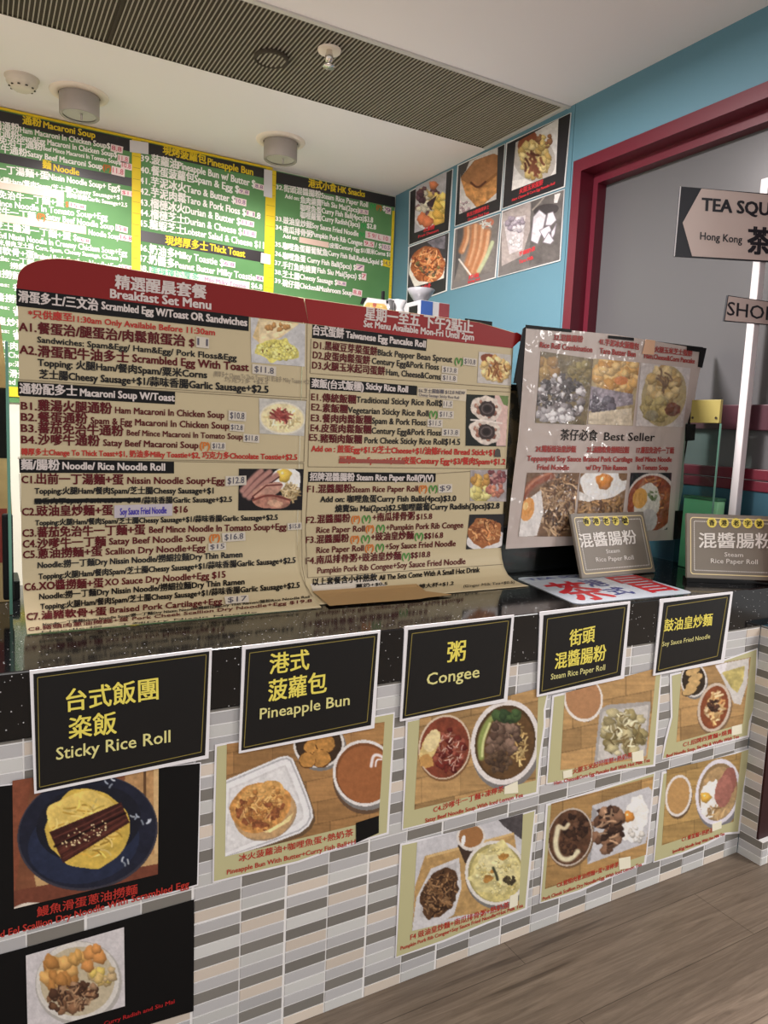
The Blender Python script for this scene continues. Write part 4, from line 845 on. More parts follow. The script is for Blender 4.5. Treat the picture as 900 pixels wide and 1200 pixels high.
p = Print([(551.5, 550.8), (594.3, 550.3), (593.2, 587.7), (550.8, 586.9)], .6); p.fill((150, 140, 140), .2); p.blobs(581, 559, 12, 9, 40, 1.6, 3.4, [(146, 80, 80), (176, 120, 112), (110, 56, 60)]); p.blobs(563, 563, 9, 8, 16, 3, 5, [(196, 150, 62), (176, 124, 50)]); p.blobs(562, 578, 11, 8, 14, 4, 6, [(186, 170, 84), (204, 190, 110)]); p.blobs(580, 574, 9, 7, 14, 2, 4, [(196, 120, 90), (170, 94, 76)]); picture(p, PR, .0012, MR)
p = Print([(550.2, 603), (591.6, 602.3), (588, 641.8), (546, 643.9)], .6); p.fill((38, 36, 38)); p.ell(570, 633, 24, 12, (196, 190, 188), -6); p.ell(568, 624, 20, 17, (150, 84, 40), 0, .1); p.strands(568, 623, 19, 16, 170, 1.1, 9, [(186, 112, 56), (150, 80, 38), (206, 146, 84), (120, 60, 30)]); picture(p, PR, .0012, MR)

# ------------------------------------------------------------------ glass screen
M_GLASS = glass_mat('screen_glass', (.93, .97, .95))
M_GEDGE = mat('glass_edge', (96, 146, 128), .2, .5, k=1.1)
mb = MB(); mb.box((-1.975, .3685, ZS + .001), (-.03, .3745, 1.40), M_GLASS)
gs = tag(mb.build('glass_screen'), 'clear glass screen along the worktop behind the cream menu sheets', 'glass screen')
mb = MB(); mb.bbox((-1.981, .3683, ZS + .001), (-1.9752, .3747, 1.40), M_GEDGE, .001); mb.build('polished_edge', gs)
mb = MB(); mb.bbox((-1.992, .372, .872), (-1.972, .392, 1.052), M_BLACK, .004); mb.build('edge_clamp', gs)
# return pane beside the wall
GX = -.012
pg = Plane((GX, 0, 0), (1, 0, 0))
y_edge = float(on(pg, (839, 550))[1])
mb = MB(); mb.box((GX - .003, y_edge, ZS + .001), (GX + .003, .318, 1.318), glass_mat('return_glass', (.72, .86, .82)))
gr = tag(mb.build('glass_return'), 'short greenish glass side pane at the wall end of the counter, topped by yellow card', 'glass screen')
mb = MB(); mb.bbox((GX - .0032, y_edge - .004, ZS + .001), (GX + .0032, y_edge, 1.318), M_GEDGE, .001); mb.build('polished_edge', gr)
mb = MB(); mb.bbox((GX - .006, y_edge + .001, 1.319), (GX + .006, .30, 1.392), mat('card_yellow', (150, 138, 76), .5, k=1.2), .002)
for yy in (y_edge + .012, .29): mb.lathe([(0, 0), (.004, 0), (.004, .002)], (GX - .0065, yy, 1.335), M_DARK, 10, (-1, 0, 0))
mb.build('yellow_card', gr)
mb = MB(); mb.bbox((.018, .196, ZS + .0012), (.055, .325, 1.072), mat('crate_green', (146, 206, 160), .5, k=1.5), .003)
gb = tag(mb.build('green_box'), 'pale green box seen through the glass side pane beside the wall', 'box')
mb = MB(); mb.bbox((.016, .194, 1.0725), (.057, .327, 1.082), mat('crate_rim', (64, 110, 86), .5), .002); mb.build('lid', gb)
# ------------------------------------------------------------------ black dish signs and set meal posters stuck on the counter front
FS = Plane((0, -.0085, 0), (0, 1, 0)); FT = Plane((0, -.0022, 0), (0, 1, 0))
def inset(q, d):
    q = np.array(q, float); c = q.mean(0); out = []
    n = len(q)
    for i in range(n):
        a, b, e = q[i - 1], q[i], q[(i + 1) % n]
        u = (b - a) / np.linalg.norm(b - a); v = (e - b) / np.linalg.norm(e - b)
        n1 = np.array([-u[1], u[0]]); n2 = np.array([-v[1], v[0]])
        if np.dot(n1, c - b) < 0: n1 = -n1
        if np.dot(n2, c - b) < 0: n2 = -n2
        out.append(b + (n1 + n2) * d / (1 + abs(np.dot(n1, n2))))
    return np.array(out)
def frame_lines(mb, surf, q, w, off, m):
    q = np.array(q, float)
    for i in range(4): mb.line(surf, q[i], q[(i + 1) % 4], w, off, m)
def dish_sign(q, rows, label):
    mb = MB(); mb.poly(FS, q, 0, M_PAPER, .0028)
    o = tag(mb.build('dish_sign'), label, 'sign', 'black dish signs along the worktop edge')
    mb = MB(); mb.poly(FS, inset(q, 4.2), .0006, M_SIGN); mb.build('black_panel', o)
    mb = MB(); frame_lines(mb, FS, inset(q, 9), .9, .0010, M_GOLD); mb.build('gold_border', o)
    for r in rows: letters(o, FS, [r], .0012, .014)
YS, YP = M_YEL, M_YELE
dish_sign([(34.7, 786.2), (248.5, 759.7), (244.5, 888.6), (40.2, 930.4)], [('台式飯團', 78, 834.5, 185.5, 819.5, 25, YS, .012, (-.02, -1)), ('粢飯', 81, 866.5, 136.5, 859.5, 25, YS, .012, (-.02, -1)), ('Sticky Rice Roll', 66, 890.5, 199.5, 869.5, 14, YP, .012, (0, -1))], 'black sign reading Sticky Rice Roll on the worktop edge')
dish_sign([(284, 757.3), (446, 738.7), (438.7, 853.3), (280, 883)], [('港式', 316, 790.5, 362, 784.5, 23, YS, .012, (.02, -1)), ('菠蘿包', 314.5, 822.5, 382.5, 811.5, 24, YS, .012, (.02, -1)), ('Pineapple Bun', 304.5, 843, 409.5, 826, 12.5, YP, .012, (.03, -1))], 'black sign reading Pineapple Bun on the worktop edge')
dish_sign([(474.4, 734.4), (602.7, 720.7), (594.4, 822.2), (468.9, 845.6)], [('粥', 524, 776.5, 545, 774, 23, YS, .012, (.04, -1)), ('Congee', 500, 803, 561.5, 793.5, 13.5, YP, .012, (.05, -1))], 'black sign reading Congee on the worktop edge')
dish_sign([(633, 717.3), (738.9, 704.9), (731.4, 795), (629.3, 816.9)], [('街頭', 667, 758, 696.5, 752, 18.5, YS, .012, (.06, -1)), ('混醬腸粉', 650, 784.5, 709.5, 773.5, 18, YS, .012, (.06, -1)), ('Steam Rice Paper Roll', 645.5, 796.5, 709, 785, 6.6, YP, .008, (.06, -1))], 'black sign reading Steam Rice Paper Roll on the worktop edge')
dish_sign([(774, 702.4), (859, 693.4), (848.7, 776.5), (765.6, 792)], [('鼓油皇炒麵', 778, 740.5, 834, 733, 14, YS, .010, (.09, -1)), ('Soy Sauce Fried Noodle', 776, 757.5, 832, 748, 5.2, YP, .006, (.09, -1))], 'black sign reading Soy Sauce Fried Noodle on the worktop edge')

GRP = 'set meal posters on the tiled counter front'
def meal_poster(outline, pr, rows, label, stickers=(), black=None):
    mb = MB(); mb.poly(FT, outline, 0, M_PAPER, .0009)
    o = tag(mb.build('meal_poster'), label, 'poster', GRP)
    mb = MB(); mb.poly(FT, inset(outline, 2.4), .0005, M_OLIVE); mb.build('printed_ground', o)
    picture(pr, FT, .0009, o)
    letters(o, FT, rows, .0014, .016)
    for q in stickers: sticker(o, FT, q, '', M_STICK, None, .0018, name='price_sticker')
    if black: sticker(o, FT, black, '', M_BLACK, None, .0018, name='black_patch')
    return o
RD = M_INKRED
# eel
q1 = [(14.5, 915), (186, 888), (185, 1024.5), (16.5, 1065)]
p = Print(q1); p.fill((120, 66, 40), .12, 12); p.poly([(14, 900), (40, 896), (24, 1000), (14, 1070)], (126, 62, 38), .1)
p.poly([(150, 885), (190, 885), (190, 1012), (130, 1030)], (170, 122, 70), .12); p.poly([(180, 885), (190, 885), (190, 1012), (181, 1012)], (196, 156, 98)); p.poly([(168, 885), (171, 885), (171, 1010), (168, 1010)], (92, 60, 34)); p.poly([(40, 1026), (186, 1000), (186, 1012), (44, 1046)], (182, 140, 84))
p.poly([(16, 1044), (186, 1012), (186, 1030), (16, 1068)], (112, 54, 36), .1)
p.ell(102.6, 976, 83, 67, (52, 50, 62), -12); p.ell(102.6, 975, 81, 65, (28, 31, 48), -12, 0, .15, 10); p.ell(98, 988, 66, 47, (32, 40, 66), -12, 0, .12, 10); p.ell(104, 965, 62, 44, (24, 26, 38), -12, 0, .1)
for a, b in (((60, 962), (70, 933)), ((56, 975), (62, 958)), ((154, 952), (160, 968)), ((140, 1000), (152, 1018)), ((125, 918), (132, 916)), ((163, 960), (180, 964))): p.strands((a[0] + b[0]) / 2, (a[1] + b[1]) / 2, 7, 6, 3, 1.4, 5, [(170, 178, 190), (130, 140, 156)], seed=int(a[0]))
p.ell(103, 971, 49, 47, (196, 158, 48), -10, .1, .14, 9); p.ell(100, 962, 44, 36, (212, 176, 72), -10, .12, .12, 9); p.strands(103, 972, 44, 42, 80, 1.4, 14, [(176, 132, 34), (220, 188, 92), (204, 168, 60)], ang=-.2)
eel = [(57.8, 975), (141.6, 940), (152, 964), (74, 1011.5)]
p.poly(eel, (74, 32, 24), .35, 6); p.poly([(57.8, 975), (141.6, 940), (146, 951), (65, 991)], (62, 26, 22), .3, 5)
for t in np.linspace(.08, .95, 9):
    a = np.array(eel[0]) * (1 - t) + np.array(eel[3]) * t; b = np.array(eel[1]) * (1 - t) + np.array(eel[2]) * t
    p.stroke([a + (2, 0), (a + b) / 2 + (0, 1.5 * math.sin(9 * t)), b - (2, 0)], .9, (98, 46, 36) if int(t * 9) % 2 else (54, 24, 22))
p.stroke([(64, 992), (104, 973), (147, 953)], 1.8, (30, 12, 12)); p.blobs(100, 977, 32, 10, 46, .8, 1.4, [(206, 180, 130), (190, 160, 110)], -24)
p.ell(32, 1068, 22, 10, (196, 184, 168), -12)
ol = [(-34, 924), (235.5, 893.2), (234.5, 950), (232.4, 1037.5), (200, 1047), (150, 1056), (100, 1071), (60, 1083), (20, 1094), (-34, 1108)]
mb = MB(); mb.poly(FT, ol, 0, M_PAPER, .0009); o = tag(mb.build('meal_poster'), 'black poster of eel and egg on a navy plate under the Sticky Rice Roll sign', 'poster', GRP)
mb = MB(); mb.poly(FT, inset(ol, 1.5), .0005, M_BLACK); mb.build('printed_ground', o); picture(p, FT, .0009, o)
letters(o, FT, [('鰻魚滑蛋蔥油撈麵', 43.4, 1074.9, 161, 1047.4, 11.18, RD, .010, (0, -1)), ('Grilled Eel Scallion Dry Noodle With Scrambled Egg', -26, 1106, 221.5, 1039.5, 7.8, RD, .018, (0, -1))], .0014)
# curry radish
q2 = [(30.3, 1119.8), (145.3, 1086.5), (146.5, 1179), (32.5, 1212)]
p = Print(q2); p.fill((184, 178, 180), .05); p.ell(92, 1152, 51, 49, (158, 152, 146), -20); p.ell(91, 1150, 49, 46, (192, 186, 178), -20); p.ell(91, 1150, 44, 40, (176, 160, 128), -20)
p.blobs(68, 1140, 20, 17, 24, 6, 11, [(186, 128, 54), (206, 148, 70), (172, 110, 44)], -30, 3); p.blobs(94, 1124, 8, 8, 8, 5, 8, [(196, 140, 62)]); p.blobs(120, 1142, 14, 10, 16, 3, 7, [(196, 160, 84), (206, 172, 70), (180, 150, 100)])
for a, b, r in ((106, 1117, 8.5), (117, 1122, 8), (103, 1132, 7.5), (113, 1112, 6)): p.blob(a, b, r, (196, 124, 54))
p.blobs(85, 1168, 30, 17, 70, 3, 6.5, [(106, 68, 42), (134, 90, 58), (78, 48, 32), (150, 110, 76)], -15, 6); p.strands(88, 1168, 28, 16, 40, 1.2, 9, [(160, 118, 80), (66, 40, 28)])
ol = [(-34, 1128), (40, 1108), (120, 1085), (227.5, 1054.3), (226.9, 1185), (130, 1214), (-34, 1262)]
mb = MB(); mb.poly(FT, ol, 0, M_BLACK, .0009); o = tag(mb.build('meal_poster'), 'black poster with a square photo of curry fish balls and radish, lowest of all', 'poster', GRP)
picture(p, FT, .0009, o); letters(o, FT, [('Curry Radish and Siu Mai', 122, 1202, 204.5, 1175.5, 4.6, mat('ink_red_dark', (150, 28, 30), .5, .3), .02)], .0014)
# pineapple bun set
p = Print([(265.9, 872), (450.7, 846), (444, 960), (263.8, 1004)]); p.wood((150, 104, 54), -.2, 26)
tr = [(258, 917), (300, 899), (328, 887), (337, 885.5), (343, 889), (350, 905), (360, 930), (366, 948), (367, 958), (362, 968), (352, 976), (320, 988), (258, 1008)]
p.poly([(x + 2.5, y + 3.5) for x, y in tr], (96, 70, 44)); p.poly(tr, (206, 204, 206), .04); p.poly(inset(tr, 2.2), (164, 162, 166), .04); p.poly(inset(tr, 4.2), (210, 208, 210), .04); p.poly(inset(tr, 10.5), (190, 187, 187), .05); p.poly(inset(tr, 13), (198, 196, 196), .05)
p.ell(312, 955, 37, 29, (150, 122, 92), -25); p.ell(311, 954, 37, 29, (176, 134, 84), -25, .05, .15); p.poly([(288, 972), (316, 976), (340, 962), (344, 952), (330, 964), (306, 972)], (222, 196, 124), .1)
p.ell(305, 945, 36, 28, (186, 122, 52), -25, .07, .3, 5); p.ell(304, 938, 30, 19, (200, 142, 66), -25, .12, .25, 5); p.blobs(304, 942, 30, 20, 90, 1.5, 3.6, [(210, 152, 76), (182, 118, 48), (196, 136, 62), (168, 104, 42)], -25)
for a, b, r, rot in ((281, 952, 8, -60), (290, 962, 8, -10), (303, 966, 9, 10), (322, 953, 9, -40), (315, 943, 5, 0), (296, 950, 4, 30), (331, 945, 5, -60), (284, 940, 4, 0)): p.ell(a, b, r, r * .55, (138, 72, 36), rot, .45, .35, 3, int(a))
p.strands(304, 948, 30, 20, 40, .8, 9, [(160, 94, 40), (214, 160, 88), (140, 80, 36)], -25)
p.bowl(373.5, 872, 30, 28, (198, 192, 186), (58, 40, 26), 0, .1)
for a, b, r in ((367, 876, 10.5), (381, 872, 11), (376, 889, 11), (360, 891, 9.5)): p.ell(a, b, r * 1.06, r * 1.0, (90, 52, 20), 0); p.ell(a, b - .6, r, r * .92, (176, 116, 44), 0, .1, .2, 4, int(b))
p.ell(428, 912, 38, 42, (92, 66, 46), 0); p.bowl(427, 906, 37, 39, (204, 198, 194), (152, 84, 40), -10, .09, .05); p.stroke([(435, 898), (437, 886), (442, 884), (450, 888)], 2.4, (222, 206, 206)); p.stroke([(440, 898), (441, 890), (447, 890)], 1.4, (222, 206, 206))
meal_poster([(252, 872.8), (300, 864), (462.7, 834.7), (459.5, 905), (455.5, 977.3), (425, 986), (390, 997), (350, 1011), (300, 1023), (249.3, 1034.7), (250, 950)], p,
 [('冰火菠蘿油+咖哩魚蛋+熱奶茶', 280, 1010.4, 413.9, 979.4, 8.26, RD, .010, (.0, -1)), ('Pineapple Bun With Butter+Curry Fish Ball+H', 266, 1025, 416.5, 989, 5.4, RD, .018, (0, -1))], 'olive bordered poster of a pineapple bun in a tray with a cup of milk tea', (), [(417.3, 964.5), (444, 956), (444, 976), (417.3, 988)])
# satay beef noodle
p = Print([(492, 842), (631, 806.7), (627.8, 914.4), (485.6, 949)]); p.wood((158, 118, 66), -.22, 30)
p.ell(521.5, 877, 31.5, 39, (120, 80, 44), 10); p.ell(521, 875.5, 30.5, 38, (192, 168, 140), 10); p.ell(521, 876, 28.5, 36, (124, 52, 32), 10, 0, .2); p.blobs(527, 880, 18, 26, 50, 2.5, 5, [(112, 34, 26), (92, 24, 20), (146, 66, 48)], 10); p.strands(527, 880, 19, 26, 40, .7, 6, [(206, 170, 150), (170, 110, 90)]); p.ell(504, 874, 9, 20, (196, 166, 96), 28, .1, .1); p.ell(506, 868, 8, 14, (206, 184, 126), 28, .1, .1); p.ell(500, 892, 8, 8, (184, 130, 60), 0, .2, .1)
p.ell(594, 874, 41, 51, (112, 78, 46), 12); p.bowl(592, 870, 40, 50, (202, 194, 190), (92, 62, 32), 12, .12, .15)
p.strands(606, 872, 14, 28, 46, 1.3, 10, [(190, 158, 92), (164, 128, 68)]); p.blobs(590, 866, 20, 24, 60, 3, 7, [(104, 78, 62), (128, 98, 80), (82, 58, 46)], 10, 8); p.blobs(584, 892, 14, 13, 40, 2, 4.5, [(70, 50, 36), (92, 68, 48)], 10, 9)
p.stroke([(564, 888), (562, 868), (570, 848), (580, 838)], 4.5, (126, 140, 62)); p.stroke([(565, 886), (566, 868), (574, 848)], 2.2, (182, 186, 112)); p.blobs(594, 838, 14, 5, 12, 4, 7, [(44, 66, 36), (60, 86, 42)])
meal_poster([(475.6, 844.4), (560, 826), (643.5, 806.5), (639.5, 832), (639.5, 850), (634, 888), (630.5, 930), (590, 940), (540, 957), (471, 973), (474, 900)], p,
 [('C4.沙嗲牛一丁麵+凍檸茶', 508, 952.4, 590.4, 927.4, 7.22, RD, .010, (.02, -1)), ('Satay Beef Noodle Soup With Iced Lemon Tea', 498.4, 964, 612.9, 933.6, 4.6, RD, .018, (.02, -1))], 'olive bordered poster of satay beef noodle soup under the Congee sign', ([(591.5, 922), (606.7, 915.5), (607.3, 929), (591, 930.6)],))
# pumpkin congee set
p = Print([(488.9, 986.7), (612.9, 953.3), (608, 1061), (483, 1091)]); p.fill((176, 174, 178), .06, 14); p.poly([(575, 950), (615, 945), (613, 985), (590, 968)], (70, 64, 66), .2)
p.poly([(498, 1003), (602, 975.5), (606, 1000), (612, 1062), (534, 1074), (483, 1090), (486, 1040)], (168, 128, 70), .14, 5); p.poly([(499, 1003), (602, 975.5), (603, 978), (500, 1006)], (196, 158, 96))
p.poly([(536, 990), (562, 992), (558, 1012), (545, 1012)], (62, 44, 34)); p.ell(551.8, 981, 16.8, 16, (196, 188, 180), -15); p.ell(552, 980, 14.3, 13, (150, 96, 48), -15); p.ell(543, 985, 2.4, 6.5, (224, 220, 214), 10)
p.poly([(505, 1018), (538, 1005), (541, 1040), (532, 1072), (505, 1088), (483, 1090), (488, 1052)], (186, 183, 184), .05); p.poly([(508, 1022), (535, 1010), (536, 1042), (528, 1066), (505, 1078), (492, 1074), (494, 1052)], (166, 162, 162), .05)
p.ell(515, 1047, 20, 31, (78, 50, 30), 24, .1, .2); p.strands(515, 1047, 20, 31, 230, 1.0, 9, [(96, 62, 34), (62, 38, 24), (134, 92, 52), (48, 28, 18), (150, 108, 66)], 24)
p.ell(582, 1026, 37, 39, (110, 82, 50), -8); p.bowl(581, 1023, 36, 38, (200, 194, 186), (186, 170, 96), -8, .1, .16); p.ell(582, 1020, 28, 28, (196, 182, 114), 0, .25, .2, 7); p.ell(575, 1012, 14, 11, (206, 194, 134), 20, .3, .15, 5); p.ell(594, 1028, 12, 12, (202, 188, 124), 20, .3, .15, 5); p.blobs(583, 1022, 28, 29, 90, 1, 2.6, [(204, 192, 132), (180, 162, 90), (194, 178, 108)], 0, 12)
for a, b, r in ((590, 1004, 6), (572, 1030, 6), (577, 1021, 3)): p.ell(a, b, r, r * .7, (164, 110, 40), -20, .3, .2, 4, int(a))
p.stroke([(578, 1017), (582, 1026), (583, 1031)], 2.2, (58, 60, 42)); p.blobs(597, 1031, 6, 5, 14, 1.6, 3, [(76, 66, 40), (60, 50, 34)])
meal_poster([(468.9, 988.9), (540, 973), (585, 961), (627.8, 948.9), (623, 1005), (618.8, 1050), (617.5, 1065.6), (570, 1083), (520, 1104), (463.3, 1122.9), (466, 1050)], p,
 [('F4 豉油皇炒麵+南瓜排骨粥+熱奶茶', 481, 1101.9, 596.7, 1063.4, 7.40, RD, .010, (.02, -1)), ('Pumpkin Pork Rib Congee+Soy Sauce Fried Noodle+Hot Milk Tea', 469.6, 1113.5, 612.9, 1062.8, 4.2, RD, .018, (.02, -1))], 'olive bordered poster of pumpkin congee, noodles and milk tea, low on the tiles', ([(597.8, 1050), (607.3, 1046.7), (606.7, 1061), (597, 1065)],))
# egg pancake set
p = Print([(662, 812), (769.4, 783), (758.5, 888.5), (656.7, 902.5)]); p.wood((166, 124, 70), -.2, 26)
p.poly([(668, 826), (704, 820), (702, 836), (690, 846), (674, 844)], (74, 48, 32)); p.ell(683.5, 819, 23, 27, (206, 196, 186), -10); p.ell(683.5, 818, 20.5, 24.5, (168, 114, 70), -10)
p.poly([(703, 832), (712, 826), (762, 822), (762, 832), (757, 886), (696, 896)], (150, 144, 140)); p.poly([(706, 834), (760, 826), (755, 883), (700, 891)], (178, 172, 166), .06)
p.blobs(731, 857, 25, 28, 90, 4, 8, [(150, 134, 82), (174, 160, 112), (120, 104, 58), (188, 178, 138), (132, 118, 76)], 0, 5); p.strands(731, 857, 24, 27, 30, 1.2, 8, [(110, 88, 46), (196, 186, 150)])
meal_poster([(647.4, 815), (700, 803), (775.6, 787), (772, 840), (767.8, 898), (720, 905), (680, 913), (640, 919.6), (643, 870)], p,
 [('火腿玉米起司蛋餅+熱奶茶', 671.3, 907.4, 740.7, 887.8, 6.54, RD, .010, (.04, -1)), ('Ham, Cheese&Corn Egg Pancake Roll With Hot Milk Tea', 649.6, 920, 761.6, 892.6, 4.2, RD, .018, (.04, -1))], 'olive bordered poster of cut egg pancake under the Steam Rice Paper Roll sign', ([(659.8, 904), (670.4, 901.5), (670.7, 910.2), (660.4, 912.4)], [(740.7, 882), (753.8, 879), (754.4, 891.6), (741.3, 893)]))
# soy sauce noodle set
p = Print([(799, 786), (880, 770), (870.5, 848), (792.7, 869.8)]); p.wood((166, 124, 70), -.2, 22)
p.bowl(813, 797, 15.5, 20, (196, 188, 180), (50, 38, 26), 0, .12)
for a, b in ((812, 787), (815, 795), (812, 803), (808, 810)): p.ell(a, b, 9.5, 5, (60, 44, 24), -25); p.ell(a, b - .6, 9, 4.6, (186, 146, 84), -25, 0, .1)
p.poly([(839, 779), (878, 771), (876, 800), (868, 826), (860, 824)], (184, 178, 172)); p.poly([(846, 788), (873, 780), (871, 798), (864, 812), (857, 806)], (178, 160, 84), .2); p.poly([(838, 780), (852, 776), (850, 786), (844, 790)], (206, 200, 204))
p.ell(837.5, 831, 20, 30, (120, 90, 60), 12); p.ell(837, 829, 19, 29, (186, 166, 146), 12); p.ell(837, 829, 16, 25.5, (132, 62, 30), 12, 0, .15); p.strands(837, 829, 13, 22, 50, 1.7, 9, [(204, 160, 96), (176, 120, 62), (216, 186, 136)], 12); p.blobs(836, 826, 6, 8, 24, 1.5, 3, [(58, 34, 24), (84, 50, 36)])
meal_poster([(785, 790), (830, 779), (888, 759.5), (887.5, 795), (887, 826), (880, 846), (878, 863.6), (840, 873), (810, 883), (775.6, 890), (779, 868), (786, 840)], p,
 [('C1.招牌四寶麵+燒賣', 800.5, 875.4, 858, 859.4, 5.68, RD, .010, (.07, -1)), ('Beef Noodle Soup, Siu Mai & Waffle With Tea', 781, 890 - 2, 866, 864.5, 3.8, RD, .018, (.07, -1))], 'olive bordered poster of noodles and sliced rolls under the Soy Sauce Fried Noodle sign', ([(857.7, 851.6), (869.5, 848.6), (869.5, 859.4), (857.5, 862)],))
# scallion noodle set
p = Print([(646, 942), (765.6, 909.8), (757, 1001.6), (638.7, 1042)]); p.wood((160, 118, 62), -.25, 24)
p.poly([(694, 944), (760, 922), (768, 930), (757, 988), (688, 1013)], (176, 174, 178), .04); p.poly([(694, 946), (700, 950), (692, 1008), (688, 1012)], (140, 138, 142))
p.ell(669, 983, 26.5, 35, (110, 80, 50), 14); p.ell(668, 981, 26, 34.5, (176, 160, 144), 14); p.ell(668, 981, 24.5, 32.5, (84, 52, 34), 14, 0, .3); p.blobs(675, 968, 14, 16, 50, 2, 4.5, [(60, 36, 24), (96, 62, 42), (44, 26, 20)], 10)
p.stroke([(654, 970), (650, 990), (656, 1006), (668, 1008), (677, 998)], 4.2, (204, 192, 152)); p.stroke([(655, 968), (662, 972), (666, 966)], 3, (196, 180, 140)); p.blobs(666, 990, 9, 12, 26, 1.6, 3.4, [(92, 58, 38), (60, 36, 26)])
p.egg(744, 960, 13.5, 27, 14, 736.7, 957, 6.6, (206, 124, 36)); p.blobs(746, 975, 8, 12, 10, 2, 4, [(206, 202, 196), (186, 180, 172)])
p.blobs(714, 971, 17, 27, 56, 3.5, 7.5, [(128, 88, 62), (92, 60, 42), (58, 36, 28), (150, 108, 78)], 10, 7); p.strands(714, 970, 16, 25, 18, 1.6, 9, [(44, 26, 20), (166, 126, 92)], ang=-.5)
meal_poster([(640, 942.5), (700, 925), (767.8, 905), (763, 960), (757, 1012.5), (720, 1027), (680, 1045), (632.4, 1059), (636, 1000)], p,
 [('C8.豬頸肉蔥油撈麵+蛋+凍檸茶', 652.7, 1040.4, 725, 1015.4, 6.02, RD, .010, (.04, -1)), ('Pork Cheek Scallion Dry Noodle+Egg With Iced Lemon Tea', 636, 1055.6, 752, 1014.6, 4, RD, .018, (.04, -1))], 'olive bordered poster of grilled pork, fried egg and a dark bowl, in the lower row', ([(725.2, 1006.2), (738.8, 1003.7), (739.2, 1017), (725.8, 1019.3)],))
# spam and egg noodle set
p = Print([(781.8, 902), (869, 881.8), (859.6, 962.7), (775.6, 990.7)]); p.wood((160, 122, 62), -.22, 20)
p.ell(796, 935, 15, 25, (96, 70, 44), 8); p.ell(795, 932.5, 15.5, 24.5, (204, 194, 186), 8); p.ell(795, 932.5, 12.8, 21.5, (176, 128, 68), 8)
p.poly([(846, 962), (862, 930), (864, 950), (852, 964)], (70, 60, 40)); p.bowl(841.5, 928, 26, 39, (200, 194, 204), (166, 130, 82), 10, .13, .2)
p.egg(832, 936, 11, 21, 12, 827, 934.5, 6.2, (214, 156, 42)); p.ell(854, 916, 9, 17, (142, 80, 68), 8, .05, .1); p.ell(848, 927, 10, 19, (158, 92, 78), 10, .05, .14); p.strands(838, 952, 14, 8, 20, 1.2, 8, [(186, 150, 96), (146, 108, 60)])
meal_poster([(775.6, 905), (825, 893), (880, 876.5), (873, 925), (867, 976.7), (850, 978), (830, 989), (800, 1001), (765.6, 1011), (770, 955)], p,
 [('C1.餐蛋麵+熱奶茶', 799, 986.4, 836, 975.0, 5.50, RD, .010, (.08, -1)), ('Spam&Egg Noodle Soup With Hot Milk Tea', 788, 1000, 849, 978.6, 3.6, RD, .018, (.08, -1))], 'olive bordered poster of spam and egg noodles beside the tiled wall end', ([(834.7, 966), (845.6, 962.2), (845.6, 970.6), (834.7, 974.6)],))

# ------------------------------------------------------------------ photo posters on the blue wall
WS = Plane((-.0045, 0, 0), (1, 0, 0))
M_WPAP = mat('poster_white', (214, 214, 214), .45, .4, k=1.1); M_WBLK = mat('poster_black', (40, 38, 42), .38, .45, k=1.1); M_WGRY = mat('poster_grey', (112, 106, 106), .38, .45, k=1.1); M_WRED = mat('poster_red', (196, 52, 60), .5, .3, k=1.15)
KW = 1.1; WG = 'food photo posters high on the blue wall'
def wall_poster(q, pr, rows, label, ground):
    mb = MB(); mb.poly(WS, q, 0, M_WPAP, .0035); o = tag(mb.build('wall_poster'), label, 'poster', WG)
    mb = MB(); mb.poly(WS, inset(q, 1.3), .0006, ground); mb.build('printed_ground', o)
    picture(pr, WS, .0012, o, k=KW); letters(o, WS, rows, .0018, .03)
A1 = [(479.6, 224), (530.6, 197.6), (526.6, 270.6), (478.7, 287.6)]
p = Print([(487.5, 219), (523.5, 200.5), (520.5, 260.5), (485.5, 273)], .5); p.fill((176, 172, 182), .06); p.ell(503, 246, 20, 24, (204, 200, 204), 0); p.blobs(503, 238, 15, 22, 60, 2.5, 5, [(206, 196, 178), (226, 214, 190), (150, 110, 116), (110, 70, 80), (214, 176, 96)], 0, 6)
p.blobs(515, 238, 6, 14, 14, 4, 6.5, [(230, 186, 60), (240, 200, 90)]); p.blobs(514, 254, 8, 6, 8, 5, 7.5, [(226, 170, 60), (236, 190, 90)]); p.blobs(499, 256, 5, 5, 4, 5, 7, [(222, 84, 50), (236, 120, 70)]); p.blob(508, 217, 5, (226, 120, 70)); p.blobs(494, 231, 4, 5, 8, 2, 4, [(90, 56, 70), (120, 80, 96)]); p.poly([(500, 238), (512, 229), (507, 243), (501, 241)], (70, 50, 60))
wall_poster(A1, p, [('水果撈', 496, 272.5, 509, 268, 5, M_WRED), ('Fruit Dessert', 490, 279, 514, 271, 3, M_WRED)], 'black poster of mixed fruit dessert, upper one nearest the menu boards', M_WBLK)
A2 = [(478.5, 289), (526.4, 272), (523.4, 341), (476.2, 357.5)]
p = Print([(480.5, 290.5), (524.5, 274.5), (522.5, 326), (478.5, 338)], .5); p.fill((66, 62, 66), .1); p.poly([(500, 283), (522, 276), (521, 292), (508, 290)], (112, 106, 118), .3); p.poly([(478, 318), (482, 302), (522, 303), (520, 326), (486, 337)], (224, 218, 208)); p.ell(501, 310, 20, 22, (176, 88, 44), 0, .1, .2); p.strands(501, 310, 20, 22, 220, 1.0, 9, [(232, 138, 70), (206, 104, 48), (240, 166, 104), (150, 64, 34)]); p.blobs(502, 310, 15, 16, 20, 1, 2.2, [(90, 70, 60), (120, 110, 60)])
wall_poster(A2, p, [('炒烏冬', 492, 341, 505, 336.5, 5, M_WRED), ('Udon', 498, 344, 508, 340.5, 3.4, M_WRED)], 'black poster of orange fried noodles, lower one nearest the menu boards', M_WBLK)
B1 = [(536, 193.5), (591.8, 168.4), (586.8, 247.3), (532.6, 265.6)]
